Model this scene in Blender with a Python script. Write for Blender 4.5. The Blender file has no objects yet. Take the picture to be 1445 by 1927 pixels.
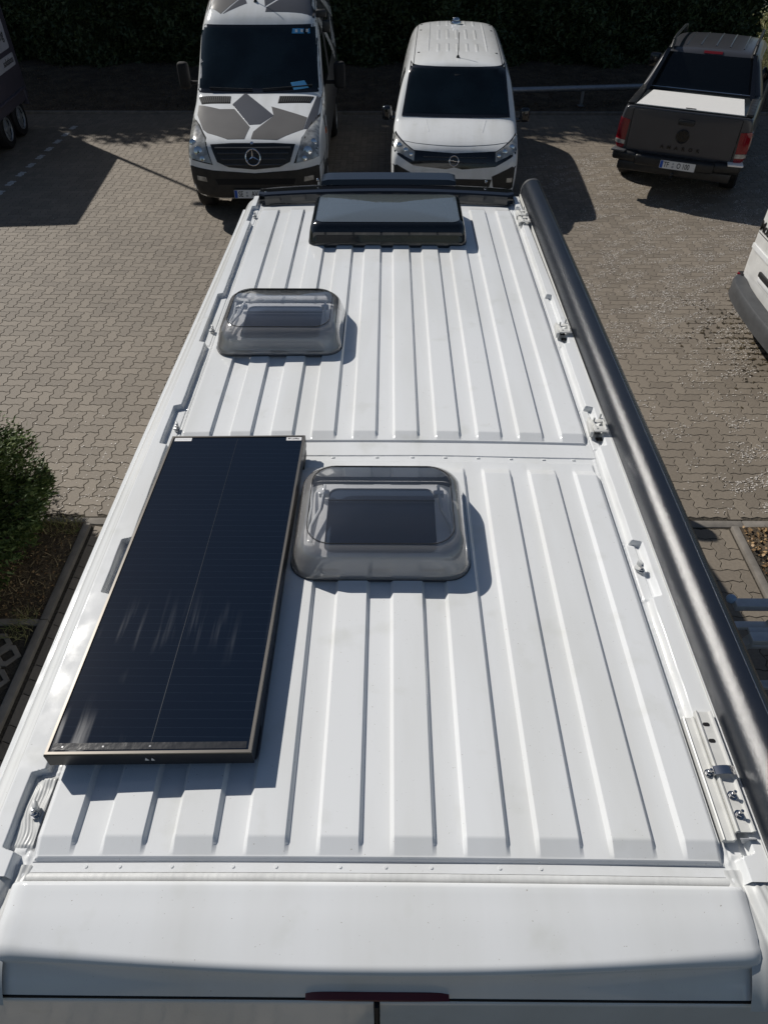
import bpy, bmesh, math, random
import numpy as np
from mathutils import Vector, Matrix
from mathutils.bvhtree import BVHTree
from mathutils.geometry import delaunay_2d_cdt
R = math.radians
random.seed(7); rng = np.random.default_rng(7)
scene = bpy.context.scene
COL = scene.collection

# ------------------------------------------------------------------ camera, sky, sun, exposure
cam_d = bpy.data.cameras.new("camera"); cam = bpy.data.objects.new("camera", cam_d); COL.objects.link(cam)
cam_d.sensor_fit = 'VERTICAL'; cam_d.sensor_height = 36.0; cam_d.lens = 24.006
cam_d.clip_start = 0.05; cam_d.clip_end = 600
cam.location = (0, 0, 4.1)
cam.rotation_euler = (R(90) - math.atan(1253.5 / 1285), 0, R(0.4))
scene.camera = cam
SUN_V = Vector((-0.85, 0.80, 1.0)).normalized()          # direction towards the sun
elev = math.asin(SUN_V.z); azim = math.atan2(SUN_V.x, SUN_V.y)
world = bpy.data.worlds.new("World"); scene.world = world; world.use_nodes = True
nt = world.node_tree; bg = nt.nodes['Background']
sky = nt.nodes.new('ShaderNodeTexSky'); sky.sky_type = 'NISHITA'; sky.sun_disc = False
sky.sun_elevation = elev; sky.sun_rotation = azim; sky.air_density = 1.0; sky.dust_density = 0.6; sky.ozone_density = 1.2
nt.links.new(sky.outputs[0], bg.inputs[0]); bg.inputs[1].default_value = 0.05
sl = bpy.data.lights.new("sun", 'SUN'); so = bpy.data.objects.new("sun", sl); COL.objects.link(so)
sl.energy = 4.2; sl.angle = R(0.5); sl.color = (1.0, 0.955, 0.89)
so.rotation_euler = SUN_V.to_track_quat('Z', 'Y').to_euler()
so.location = (-20, 20, 25)
scene.view_settings.view_transform = 'Standard'; scene.view_settings.look = 'None'
scene.view_settings.exposure = -0.12; scene.view_settings.gamma = 1
scene.view_settings.use_curve_mapping = False

# ------------------------------------------------------------------ materials
def mat(name, col, rough=0.5, metal=0.0, var=0.0, vscale=8.0, bump=0.0, bscale=60.0, coat=0.0, spec=0.5, var2=None, rvar=0.0):
    m = bpy.data.materials.new(name); m.use_nodes = True
    n = m.node_tree; p = n.nodes['Principled BSDF']; L = n.links.new
    p.inputs['Base Color'].default_value = (*col, 1); p.inputs['Roughness'].default_value = rough
    p.inputs['Metallic'].default_value = metal; p.inputs['Coat Weight'].default_value = coat
    p.inputs['Coat Roughness'].default_value = 0.06
    p.inputs['Specular IOR Level'].default_value = spec
    tc = n.nodes.new('ShaderNodeTexCoord')
    if var > 0 or rvar > 0:
        nz = n.nodes.new('ShaderNodeTexNoise'); nz.inputs['Scale'].default_value = vscale; nz.inputs['Detail'].default_value = 6
        L(tc.outputs['Object'], nz.inputs['Vector'])
        if var > 0:
            mx = n.nodes.new('ShaderNodeMix'); mx.data_type = 'RGBA'
            c2 = var2 if var2 else tuple(c * (1 - var) for c in col)
            mx.inputs[6].default_value = (*col, 1); mx.inputs[7].default_value = (*c2, 1)
            mr = n.nodes.new('ShaderNodeMapRange'); mr.inputs[1].default_value = 0.38; mr.inputs[2].default_value = 0.66
            L(nz.outputs[0], mr.inputs[0]); L(mr.outputs[0], mx.inputs[0]); L(mx.outputs[2], p.inputs['Base Color'])
        if rvar > 0:
            m2 = n.nodes.new('ShaderNodeMapRange'); m2.inputs[1].default_value = 0.35; m2.inputs[2].default_value = 0.65
            m2.inputs[3].default_value = max(0.0, rough - rvar); m2.inputs[4].default_value = rough + rvar
            L(nz.outputs[0], m2.inputs[0]); L(m2.outputs[0], p.inputs['Roughness'])
    if bump > 0:
        b = n.nodes.new('ShaderNodeBump'); b.inputs['Strength'].default_value = bump; b.inputs['Distance'].default_value = 0.002
        nb = n.nodes.new('ShaderNodeTexNoise'); nb.inputs['Scale'].default_value = bscale; nb.inputs['Detail'].default_value = 3
        L(tc.outputs['Object'], nb.inputs['Vector']); L(nb.outputs[0], b.inputs['Height']); L(b.outputs[0], p.inputs['Normal'])
    return m

def glass_mat(name, tint, fac, rough=0.03, alpha=0.6, body=(0.2, 0.2, 0.2), translucent=False):
    """tinted thin plastic: part see-through (tint), part surface colour, with clear gloss"""
    m = bpy.data.materials.new(name); m.use_nodes = True
    n = m.node_tree; L = n.links.new; out = n.nodes['Material Output']; n.nodes.remove(n.nodes['Principled BSDF'])
    tr = n.nodes.new('ShaderNodeBsdfTransparent'); tr.inputs[0].default_value = (*tint, 1)
    df = n.nodes.new('ShaderNodeBsdfDiffuse'); df.inputs[0].default_value = (*body, 1)
    if translucent:
        tl = n.nodes.new('ShaderNodeBsdfTranslucent'); tl.inputs[0].default_value = (*body, 1)
        md = n.nodes.new('ShaderNodeMixShader'); md.inputs[0].default_value = 0.62; L(df.outputs[0], md.inputs[1]); L(tl.outputs[0], md.inputs[2]); df = md
    gl = n.nodes.new('ShaderNodeBsdfGlossy'); gl.inputs['Roughness'].default_value = rough; gl.inputs[0].default_value = (1, 1, 1, 1)
    m1 = n.nodes.new('ShaderNodeMixShader'); m1.inputs[0].default_value = 1 - alpha
    L(df.outputs[0], m1.inputs[2]); L(tr.outputs[0], m1.inputs[1])
    m1.inputs[0].default_value = 1 - alpha
    fr = n.nodes.new('ShaderNodeFresnel'); fr.inputs[0].default_value = 1.49
    ml = n.nodes.new('ShaderNodeMath'); ml.operation = 'MULTIPLY'; ml.inputs[1].default_value = fac; L(fr.outputs[0], ml.inputs[0])
    m2 = n.nodes.new('ShaderNodeMixShader'); L(ml.outputs[0], m2.inputs[0]); L(m1.outputs[0], m2.inputs[1]); L(gl.outputs[0], m2.inputs[2])
    L(m2.outputs[0], out.inputs[0])
    return m

M = {}
def paint_white(name, rough):
    m = mat(name, (0.77, 0.80, 0.78), rough, spec=0.45); n = m.node_tree; p = n.nodes['Principled BSDF']; L = n.links.new
    tc = [q for q in n.nodes if q.type == 'TEX_COORD'][0]
    def noise(sc, det, src=None):
        q = n.nodes.new('ShaderNodeTexNoise'); q.inputs['Scale'].default_value = sc; q.inputs['Detail'].default_value = det; L(src or tc.outputs['Object'], q.inputs['Vector']); return q.outputs[0]
    def rng_(v, a, b, c, d):
        q = n.nodes.new('ShaderNodeMapRange'); q.inputs[1].default_value = a; q.inputs[2].default_value = b; q.inputs[3].default_value = c; q.inputs[4].default_value = d; L(v, q.inputs[0]); return q.outputs[0]
    def mix(col1, col2, f):
        q = n.nodes.new('ShaderNodeMix'); q.data_type = 'RGBA'
        if isinstance(col1, tuple): q.inputs[6].default_value = (*col1, 1)
        else: L(col1, q.inputs[6])
        q.inputs[7].default_value = (*col2, 1); L(f, q.inputs[0]); return q.outputs[2]
    mp = n.nodes.new('ShaderNodeMapping'); mp.inputs['Scale'].default_value = (6, 1.1, 1); L(tc.outputs['Object'], mp.inputs[0])
    c = mix((0.78, 0.795, 0.80), (0.71, 0.72, 0.71), rng_(noise(1.0, 7, mp.outputs[0]), 0.42, 0.70, 0, 1))     # faint dust run along the pressings
    c = mix(c, (0.62, 0.63, 0.59), rng_(noise(9, 8), 0.60, 0.80, 0, .55))                                         # dried water marks
    c = mix(c, (0.30, 0.27, 0.22), rng_(noise(210, 1), 0.765, 0.80, 0, .8))                                       # specks
    L(c, p.inputs['Base Color']); L(rng_(noise(14, 5), 0.35, 0.7, rough - .02, rough + .09), p.inputs['Roughness'])
    return m
M['white'] = paint_white('white_paint', 0.08)
M['white_dirty'] = mat('white_paint_dusty', (0.72, 0.72, 0.70), 0.35, var=0.16, vscale=5, coat=0.2, rvar=0.1)
M['black_plastic'] = mat('black_plastic', (0.016, 0.017, 0.018), 0.45, var=0.3, vscale=12, rvar=0.1)
M['grey_plastic'] = mat('grey_plastic', (0.065, 0.068, 0.072), 0.5, var=0.25, vscale=9)
M['gloss_black'] = mat('gloss_black', (0.008, 0.009, 0.012), 0.12, coat=0.5)
M['anthracite'] = mat('awning_anthracite', (0.009, 0.012, 0.019), 0.235, metal=0.0, var=1, var2=(0.015, 0.018, 0.024), vscale=2.5, bump=0.35, bscale=700, coat=0.0, spec=0.8)
M['anthracite'].node_tree.nodes['Principled BSDF'].inputs['IOR'].default_value = 1.6
M['alu'] = mat('bare_aluminium', (0.55, 0.56, 0.57), 0.38, metal=0.35, var=0.12, vscale=20, rvar=0.08)
M['white_alu'] = mat('white_lacquered_aluminium', (0.68, 0.68, 0.65), 0.35, var=0.1, vscale=30)
M['steel'] = mat('bright_steel', (0.6, 0.6, 0.6), 0.2, metal=1.0)
M['chrome'] = mat('chrome', (0.75, 0.76, 0.78), 0.08, metal=1.0)
M['rubber'] = mat('rubber', (0.012, 0.012, 0.013), 0.7, var=0.3, vscale=30)
M['gap'] = mat('dark_gap', (0.004, 0.004, 0.005), 0.8)
M['winglass'] = mat('tinted_window_glass', (0.010, 0.019, 0.025), 0.04, var=0.7, vscale=1.6)
M['rearglass'] = mat('dark_window_glass', (0.004, 0.005, 0.006), 0.04)
M['red_lens'] = mat('red_lens', (0.22, 0.004, 0.012), 0.1, coat=0.5)
M['dark_red_lens'] = mat('dark_red_lens', (0.13, 0.003, 0.006), 0.3, coat=0.5)
M['clear_lens'] = mat('clear_lens', (0.52, 0.52, 0.49), 0.12, var=0.55, vscale=12, coat=0.8, metal=0.3)
M['orange_lens'] = mat('orange_lens', (0.55, 0.12, 0.03), 0.2, coat=0.4)
M['plate_white'] = mat('plate_white', (0.72, 0.72, 0.70), 0.35)
M['plate_blue'] = mat('plate_blue', (0.01, 0.08, 0.42), 0.35)
M['ink'] = mat('black_ink', (0.01, 0.01, 0.01), 0.4)
M['taupe'] = mat('taupe_wrap', (0.15, 0.142, 0.130), 0.3, coat=0.3, var=0.1, vscale=3)
M['darkwrap'] = mat('charcoal_wrap', (0.075, 0.077, 0.085), 0.3, coat=0.3, var=0.1, vscale=3)
M['truck'] = mat('dark_grey_metallic', (0.050, 0.052, 0.060), 0.30, metal=0.0, coat=0.35, var=0.1, vscale=3)
M['rollcover'] = mat('ribbed_aluminium_cover', (0.86, 0.85, 0.82), 0.4, metal=0.0)
M['trailerbody'] = mat('trailer_plum_grey', (0.10, 0.09, 0.115), 0.4, var=0.12, vscale=3)
M['trailerpanel'] = mat('trailer_pale_panel', (0.56, 0.56, 0.60), 0.4, var=0.1, vscale=5)
M['sticker'] = mat('white_sticker', (0.75, 0.75, 0.75), 0.5)
M['bluepaper'] = mat('blue_paper', (0.06, 0.32, 0.62), 0.5)
M['sealant'] = mat('roof_sealant', (0.60, 0.61, 0.60), 0.38, var=0.1, vscale=18)
M['bark'] = mat('bark', (0.09, 0.06, 0.04), 0.9, var=0.4, vscale=30, bump=0.6, bscale=80)
M['concrete'] = mat('kerb_concrete', (0.22, 0.20, 0.175), 0.85, var=0.3, vscale=9, bump=0.4, bscale=150)
M['galv'] = mat('galvanised_steel', (0.42, 0.44, 0.46), 0.4, metal=0.6, var=0.15, vscale=14)
M['screen'] = mat('blind_dark_blue', (0.028, 0.052, 0.095), 0.35)
M['greyinner'] = mat('pale_grey_frame_plastic', (0.80, 0.81, 0.82), 0.35)
M['inner_clear'] = mat('clear_mechanism_plastic', (0.75, 0.77, 0.78), 0.15, coat=0.4)
M['sky_acrylic'] = mat('sky_reflection_acrylic', (0.12, 0.165, 0.22), 0.07, coat=0.6, var=0.35, vscale=6)  # bluish colour stands in for sky reflected in the front hatch
M['acrylic'] = glass_mat('smoky_acrylic', (0.95, 0.96, 0.97), 2.2, 0.04, alpha=0.97, body=(0.40, 0.43, 0.48))
M['acrylic_skirt'] = glass_mat('smoky_acrylic_skirt', (0.94, 0.93, 0.925), 1.8, 0.07, alpha=0.62, body=(0.92, 0.90, 0.89), translucent=True)
M['acrylic_dark'] = glass_mat('dark_acrylic_sky_tint', (0.84, 0.88, 0.92), 1.8, 0.05, alpha=0.52, body=(0.19, 0.225, 0.245))  # body colour lightened to imitate sky reflected on the front lid
M['acrylic_band'] = mat('black_acrylic_band', (0.007, 0.009, 0.012), 0.12, coat=0.5)

# leaf-like materials with per-island variation
def leafmat(name, c1, c2, rough=0.6, trans=0.0):
    m = bpy.data.materials.new(name); m.use_nodes = True; n = m.node_tree; p = n.nodes['Principled BSDF']; L = n.links.new
    g = n.nodes.new('ShaderNodeNewGeometry'); mx = n.nodes.new('ShaderNodeMix'); mx.data_type = 'RGBA'
    mx.inputs[6].default_value = (*c1, 1); mx.inputs[7].default_value = (*c2, 1)
    L(g.outputs['Random Per Island'], mx.inputs[0]); L(mx.outputs[2], p.inputs['Base Color'])
    p.inputs['Roughness'].default_value = rough
    return m
M['hedgeleaf'] = leafmat('hedge_foliage', (0.026, 0.046, 0.015), (0.075, 0.10, 0.032))
M['coniferleaf'] = leafmat('conifer_foliage', (0.035, 0.068, 0.015), (0.12, 0.165, 0.04))
M['grass'] = leafmat('grass_blades', (0.10, 0.14, 0.035), (0.36, 0.30, 0.14))
M['drygrass'] = leafmat('dry_grass', (0.20, 0.15, 0.07), (0.42, 0.33, 0.19))
M['litter'] = leafmat('dead_leaves', (0.13, 0.065, 0.025), (0.45, 0.30, 0.15))
M['darklitter'] = leafmat('dark_leaf_litter', (0.05, 0.035, 0.02), (0.14, 0.10, 0.06))  # darker browns than the other dead leaves
M['petal'] = leafmat('fallen_petals', (0.36, 0.325, 0.28), (0.66, 0.62, 0.57))
M['moss'] = leafmat('moss_dirt', (0.018, 0.014, 0.008), (0.07, 0.05, 0.02))

def ground_mat(name, c1, c2, c3, s1=3.0, s2=40.0, rough=0.95, bump=0.8):
    m = bpy.data.materials.new(name); m.use_nodes = True; n = m.node_tree; p = n.nodes['Principled BSDF']; L = n.links.new
    tc = n.nodes.new('ShaderNodeTexCoord')
    a = n.nodes.new('ShaderNodeTexNoise'); a.inputs['Scale'].default_value = s1; a.inputs['Detail'].default_value = 8
    b = n.nodes.new('ShaderNodeTexNoise'); b.inputs['Scale'].default_value = s2; b.inputs['Detail'].default_value = 6
    L(tc.outputs['Object'], a.inputs[0]); L(tc.outputs['Object'], b.inputs[0])
    r = n.nodes.new('ShaderNodeValToRGB'); r.color_ramp.elements[0].color = (*c1, 1); r.color_ramp.elements[0].position = 0.35
    r.color_ramp.elements[1].color = (*c3, 1); r.color_ramp.elements[1].position = 0.68
    e = r.color_ramp.elements.new(0.5); e.color = (*c2, 1)
    ad = n.nodes.new('ShaderNodeMix'); ad.data_type = 'FLOAT'; ad.inputs[0].default_value = 0.5
    L(a.outputs[0], ad.inputs[2]); L(b.outputs[0], ad.inputs[3]); L(ad.outputs[0], r.inputs[0]); L(r.outputs[0], p.inputs['Base Color'])
    p.inputs['Roughness'].default_value = rough
    bp = n.nodes.new('ShaderNodeBump'); bp.inputs['Strength'].default_value = bump; bp.inputs['Distance'].default_value = 0.02
    L(b.outputs[0], bp.inputs['Height']); L(bp.outputs[0], p.inputs['Normal'])
    return m
M['soil'] = ground_mat('soil', (0.030, 0.022, 0.014), (0.075, 0.055, 0.035), (0.16, 0.12, 0.075))
M['ground'] = ground_mat('field', (0.05, 0.06, 0.025), (0.10, 0.11, 0.05), (0.2, 0.17, 0.09), s1=0.3, s2=6)
M['asphalt'] = ground_mat('asphalt', (0.13, 0.13, 0.125), (0.17, 0.168, 0.16), (0.21, 0.205, 0.195), s1=1.0, s2=60, rough=0.9, bump=0.2)
M['joint'] = ground_mat('joint_sand', (0.018, 0.015, 0.010), (0.045, 0.038, 0.028), (0.09, 0.075, 0.055), s1=1.3, s2=50)

def stone_mat():
    m = bpy.data.materials.new('paving_stone'); m.use_nodes = True; n = m.node_tree; p = n.nodes['Principled BSDF']; L = n.links.new
    at = n.nodes.new('ShaderNodeAttribute'); at.attribute_name = 'shade'
    tc = n.nodes.new('ShaderNodeTexCoord')
    a = n.nodes.new('ShaderNodeTexNoise'); a.inputs['Scale'].default_value = 0.55; a.inputs['Detail'].default_value = 5
    b = n.nodes.new('ShaderNodeTexNoise'); b.inputs['Scale'].default_value = 45; b.inputs['Detail'].default_value = 6
    c = n.nodes.new('ShaderNodeTexNoise'); c.inputs['Scale'].default_value = 260; c.inputs['Detail'].default_value = 2
    for q in (a, b, c): L(tc.outputs['Object'], q.inputs[0])
    r = n.nodes.new('ShaderNodeValToRGB')
    r.color_ramp.elements[0].position = 0.0; r.color_ramp.elements[0].color = (0.130, 0.109, 0.085, 1)
    r.color_ramp.elements[1].position = 1.0; r.color_ramp.elements[1].color = (0.250, 0.212, 0.166, 1)
    def mth(op, x, y):
        k = n.nodes.new('ShaderNodeMath'); k.operation = op
        for i, v in enumerate((x, y)):
            if isinstance(v, (int, float)): k.inputs[i].default_value = v
            else: L(v, k.inputs[i])
        return k.outputs[0]
    s = mth('ADD', mth('MULTIPLY', at.outputs['Fac'], 0.40), mth('MULTIPLY', a.outputs[0], 0.75))
    s = mth('ADD', s, mth('MULTIPLY', mth('SUBTRACT', b.outputs[0], 0.5), 0.75))
    s = mth('ADD', s, mth('MULTIPLY', mth('SUBTRACT', c.outputs[0], 0.5), 0.5))
    L(s, r.inputs[0]); L(r.outputs[0], p.inputs['Base Color'])
    p.inputs['Roughness'].default_value = 0.72
    bp = n.nodes.new('ShaderNodeBump'); bp.inputs['Strength'].default_value = 0.5; bp.inputs['Distance'].default_value = 0.003
    L(b.outputs[0], bp.inputs['Height']); L(bp.outputs[0], p.inputs['Normal'])
    return m
M['stone'] = stone_mat()
M['stonepaint'] = mat('painted_stone', (0.55, 0.56, 0.56), 0.7, var=0.35, vscale=25)

def ripple_mat():   # brushed-on seam sealant: ripples across the bead
    m = mat('rippled_sealant', (0.66, 0.67, 0.66), 0.5, var=0.14, vscale=12); n = m.node_tree; p = n.nodes['Principled BSDF']; L = n.links.new
    tc = [q for q in n.nodes if q.type == 'TEX_COORD'][0]
    w = n.nodes.new('ShaderNodeTexNoise'); w.inputs['Scale'].default_value = 1; w.inputs['Detail'].default_value = 2
    mp = n.nodes.new('ShaderNodeMapping'); mp.inputs['Scale'].default_value = (140, 25, 25); L(tc.outputs['Object'], mp.inputs[0]); L(mp.outputs[0], w.inputs[0])
    b = n.nodes.new('ShaderNodeBump'); b.inputs['Strength'].default_value = 0.16; b.inputs['Distance'].default_value = 0.003
    L(w.outputs[0], b.inputs['Height']); L(b.outputs[0], p.inputs['Normal'])
    return m
M['ripple_x'] = ripple_mat()
M['ripple_y'] = ripple_mat()
for q in M['ripple_y'].node_tree.nodes:
    if q.type == 'MAPPING': q.inputs['Scale'].default_value = (25, 140, 25)

def solar_mat():
    m = bpy.data.materials.new('solar_glass'); m.use_nodes = True; n = m.node_tree; p = n.nodes['Principled BSDF']; L = n.links.new
    tc = n.nodes.new('ShaderNodeTexCoord'); sp = n.nodes.new('ShaderNodeSeparateXYZ'); L(tc.outputs['Object'], sp.inputs[0])
    def mth(op, x, y=0.0, z=0.0):
        k = n.nodes.new('ShaderNodeMath'); k.operation = op
        for i, v in enumerate((x, y, z)):
            if isinstance(v, (int, float)): k.inputs[i].default_value = v
            else: L(v, k.inputs[i])
        return k.outputs[0]
    fy = mth('FRACT', mth('MULTIPLY', sp.outputs[1], 1 / 0.0235))
    line = mth('LESS_THAN', fy, 0.05)
    nz = n.nodes.new('ShaderNodeTexNoise'); nz.inputs['Scale'].default_value = 30; L(tc.outputs['Object'], nz.inputs[0])
    line = mth('MULTIPLY', line, mth('MULTIPLY', nz.outputs[0], 0.32))
    # wiped smears
    mp = n.nodes.new('ShaderNodeMapping'); mp.inputs['Scale'].default_value = (48, 2.6, 1); mp.inputs['Rotation'].default_value = (0, 0, R(-9)); L(tc.outputs['Object'], mp.inputs[0])
    st = n.nodes.new('ShaderNodeTexNoise'); st.inputs['Scale'].default_value = 1.0; st.inputs['Detail'].default_value = 7; L(mp.outputs[0], st.inputs[0])
    bl = n.nodes.new('ShaderNodeTexNoise'); bl.inputs['Scale'].default_value = 3.1; bl.inputs['Detail'].default_value = 2; L(tc.outputs['Object'], bl.inputs[0])
    msk = n.nodes.new('ShaderNodeMapRange'); msk.inputs[1].default_value = 0.46; msk.inputs[2].default_value = 0.64; L(bl.outputs[0], msk.inputs[0])
    sm = n.nodes.new('ShaderNodeMapRange'); sm.inputs[1].default_value = 0.52; sm.inputs[2].default_value = 0.75; L(st.outputs[0], sm.inputs[0])
    low = n.nodes.new('ShaderNodeMapRange'); low.inputs[1].default_value = -1.95; low.inputs[2].default_value = -2.25; L(sp.outputs[1], low.inputs[0])
    smear = mth('MULTIPLY', mth('MULTIPLY', sm.outputs[0], msk.outputs[0]), low.outputs[0])
    mx = n.nodes.new('ShaderNodeMix'); mx.data_type = 'RGBA'; mx.inputs[6].default_value = (0.004, 0.009, 0.020, 1); mx.inputs[7].default_value = (0.05, 0.075, 0.11, 1)
    L(line, mx.inputs[0])
    m2 = n.nodes.new('ShaderNodeMix'); m2.data_type = 'RGBA'; m2.inputs[7].default_value = (0.20, 0.23, 0.28, 1)
    L(mx.outputs[2], m2.inputs[6]); L(mth('MULTIPLY', smear, 0.22), m2.inputs[0]); L(m2.outputs[2], p.inputs['Base Color'])
    L(mth('ADD', 0.10, mth('MULTIPLY', smear, 0.35)), p.inputs['Roughness'])
    p.inputs['Specular IOR Level'].default_value = 0.4
    return m
M['solar'] = solar_mat()
M['solarframe'] = mat('black_anodised_frame', (0.02, 0.02, 0.02), 0.35, metal=0.3)
M['solarrim'] = mat('satin_grey_rim', (0.20, 0.185, 0.165), 0.3, metal=0.6)

# ------------------------------------------------------------------ object helpers
LOCAL = set()
def thing(name, label, cat, loc=(0, 0, 0), rotz=0.0, group=None, local=False):
    o = bpy.data.objects.new(name, None); COL.objects.link(o); o.location = loc; o.rotation_euler = (0, 0, rotz)
    o.empty_display_size = 0.3
    o['label'] = label; o['category'] = cat
    if group: o['group'] = group
    if local: LOCAL.add(o.name)
    return o
def rootof(o):
    while o.parent: o = o.parent
    return o
def rmat(o): return Matrix.Translation(o.location) @ Matrix.Rotation(o.rotation_euler.z, 4, 'Z')
def finish(name, me, m, parent, smooth, ang):
    if smooth:
        me.polygons.foreach_set('use_smooth', [True] * len(me.polygons)); me.set_sharp_from_angle(angle=R(ang))
    else: me.shade_flat()
    if m is not None: me.materials.append(m)
    if parent is not None:
        r = rootof(parent)
        if r.name not in LOCAL and r.type == 'EMPTY': me.transform(rmat(r).inverted())
    me.update()
    o = bpy.data.objects.new(name, me); COL.objects.link(o)
    if parent is not None: o.parent = parent
    return o
def obj(name, bm, m=None, parent=None, smooth=True, ang=32):
    bmesh.ops.recalc_face_normals(bm, faces=bm.faces)
    me = bpy.data.meshes.new(name); bm.to_mesh(me); bm.free()
    return finish(name, me, m, parent, smooth, ang)
def npobj(name, V, F, m=None, parent=None, smooth=False, ang=32):
    V = np.asarray(V, np.float32); F = np.asarray(F, np.int32)
    me = bpy.data.meshes.new(name); k = F.shape[1]
    me.vertices.add(len(V)); me.vertices.foreach_set('co', V.ravel())
    me.loops.add(F.size); me.loops.foreach_set('vertex_index', F.ravel())
    me.polygons.add(len(F)); me.polygons.foreach_set('loop_start', np.arange(0, F.size, k, dtype=np.int32))
    me.polygons.foreach_set('loop_total', np.full(len(F), k, np.int32)); me.update(calc_edges=True); me.validate()
    return finish(name, me, m, parent, smooth, ang)
def structure(o): o['kind'] = 'structure'; return o
def tag(o, label, cat, group=None, kind=None):
    o['label'] = label; o['category'] = cat
    if group: o['group'] = group
    if kind: o['kind'] = kind
    return o

def B(): return bmesh.new()
def box(bm, c, s, bev=0.0, rz=0.0, rx=0.0, ry=0.0, seg=2):
    t = bmesh.new(); bmesh.ops.create_cube(t, size=1)
    bmesh.ops.scale(t, vec=s, verts=t.verts)
    if bev > 0: bmesh.ops.bevel(t, geom=t.edges[:], offset=min(bev, min(s) * 0.45), segments=seg, profile=0.5, affect='EDGES')
    mx = Matrix.Translation(c) @ Matrix.Rotation(rz, 4, 'Z') @ Matrix.Rotation(ry, 4, 'Y') @ Matrix.Rotation(rx, 4, 'X')
    bmesh.ops.transform(t, matrix=mx, verts=t.verts); merge(bm, t); return bm
def merge(bm, t):
    me = bpy.data.meshes.new('t'); t.to_mesh(me); t.free(); bm.from_mesh(me); bpy.data.meshes.remove(me)
def cyl(bm, p0, p1, r, seg=16, r2=None, bev=0.0):
    p0, p1 = Vector(p0), Vector(p1); d = p1 - p0; t = bmesh.new()
    bmesh.ops.create_cone(t, cap_ends=True, segments=seg, radius1=r, radius2=r if r2 is None else r2, depth=d.length)
    if bev > 0:
        es = [e for e in t.edges if len(e.link_faces) == 2 and any(len(f.verts) > 4 for f in e.link_faces)]
        bmesh.ops.bevel(t, geom=es, offset=bev, segments=2, profile=0.5, affect='EDGES')
    q = d.to_track_quat('Z', 'Y').to_matrix().to_4x4()
    bmesh.ops.transform(t, matrix=Matrix.Translation((p0 + p1) / 2) @ q, verts=t.verts); merge(bm, t); return bm
def rings(bm, rr, cap=True, closed=True):
    vs = [[bm.verts.new(p) for p in r] for r in rr]
    for a, b in zip(vs, vs[1:]):
        n = len(a)
        for i in range(n if closed else n - 1):
            j = (i + 1) % n
            try: bm.faces.new((a[i], a[j], b[j], b[i]))
            except ValueError: pass
    if cap and closed:
        bm.faces.new(vs[0][::-1]); bm.faces.new(vs[-1])
    return bm
def tube(bm, pts, r, seg=8):
    pts = [Vector(p) for p in pts]; rr = []
    for i, p in enumerate(pts):
        d = (pts[min(i + 1, len(pts) - 1)] - pts[max(i - 1, 0)]).normalized()
        u = d.cross(Vector((0, 0, 1)));
        if u.length < 1e-3: u = d.cross(Vector((1, 0, 0)))
        u.normalize(); v = u.cross(d)
        rr.append([p + r * (math.cos(a) * u + math.sin(a) * v) for a in [2 * math.pi * k / seg for k in range(seg)]])
    return rings(bm, rr)
def prism(bm, pts, axis, a, b):
    """extrude a 2-D outline; axis x: pts=(y,z), y: (x,z), z: (x,y)"""
    f = {'x': lambda p, t: (t, p[0], p[1]), 'y': lambda p, t: (p[0], t, p[1]), 'z': lambda p, t: (p[0], p[1], t)}[axis]
    return rings(bm, [[f(p, a) for p in pts], [f(p, b) for p in pts]])
def torus(bm, c, R0, r, nrm=(0, 1, 0), seg=40, s2=8, flat=1.0):
    q = Vector(nrm).to_track_quat('Z', 'Y').to_matrix(); c = Vector(c); rr = []
    for i in range(seg + 1):
        a = 2 * math.pi * i / seg
        rr.append([c + q @ Vector(((R0 + r * math.cos(t)) * math.cos(a), (R0 + r * math.cos(t)) * math.sin(a), r * flat * math.sin(t))) for t in [2 * math.pi * k / s2 for k in range(s2)]])
    rings(bm, rr, cap=False); bmesh.ops.remove_doubles(bm, verts=bm.verts, dist=1e-5); return bm
def rrect(hx, hy, r, n=6, cx=0, cy=0):
    out = []
    for sx, sy, a0 in ((1, 1, 0), (-1, 1, 90), (-1, -1, 180), (1, -1, 270)):
        for k in range(n + 1):
            a = R(a0 + 90 * k / n); out.append((cx + sx * (hx - r) + r * math.cos(a), cy + sy * (hy - r) + r * math.sin(a)))
    return out
def text_bm(s, size, sx=1.0, depth=0.002, align='CENTER', bold=0.0):
    c = bpy.data.curves.new('t', 'FONT'); c.body = s; c.size = size; c.align_x = align; c.align_y = 'CENTER'; c.extrude = depth; c.offset = bold; c.resolution_u = 3
    o = bpy.data.objects.new('t', c); COL.objects.link(o); bpy.context.view_layer.update()
    me = bpy.data.meshes.new_from_object(o.evaluated_get(bpy.context.evaluated_depsgraph_get()))
    bm = bmesh.new(); bm.from_mesh(me); bmesh.ops.scale(bm, vec=(sx, 1, 1), verts=bm.verts)
    bpy.data.objects.remove(o); bpy.data.curves.remove(c); bpy.data.meshes.remove(me); return bm
def place(bm, loc, rx=0, ry=0, rz=0):
    bmesh.ops.transform(bm, matrix=Matrix.Translation(loc) @ Matrix.Rotation(rz, 4, 'Z') @ Matrix.Rotation(ry, 4, 'Y') @ Matrix.Rotation(rx, 4, 'X'), verts=bm.verts); return bm

def grid(name, xs, ys, zf, m, parent, ang=40, yf=None):
    xs = np.asarray(xs, float); ys = np.asarray(ys, float); X, Y = np.meshgrid(xs, ys)
    Z = zf(X, Y); V = np.stack([X, Y, Z], -1).reshape(-1, 3); nx, ny = len(xs), len(ys)
    i = np.arange((ny - 1) * nx).reshape(ny - 1, nx)[:, :-1].ravel()
    F = np.stack([i, i + 1, i + nx + 1, i + nx], 1)
    return npobj(name, V, F, m, parent, smooth=True, ang=ang)

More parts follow.
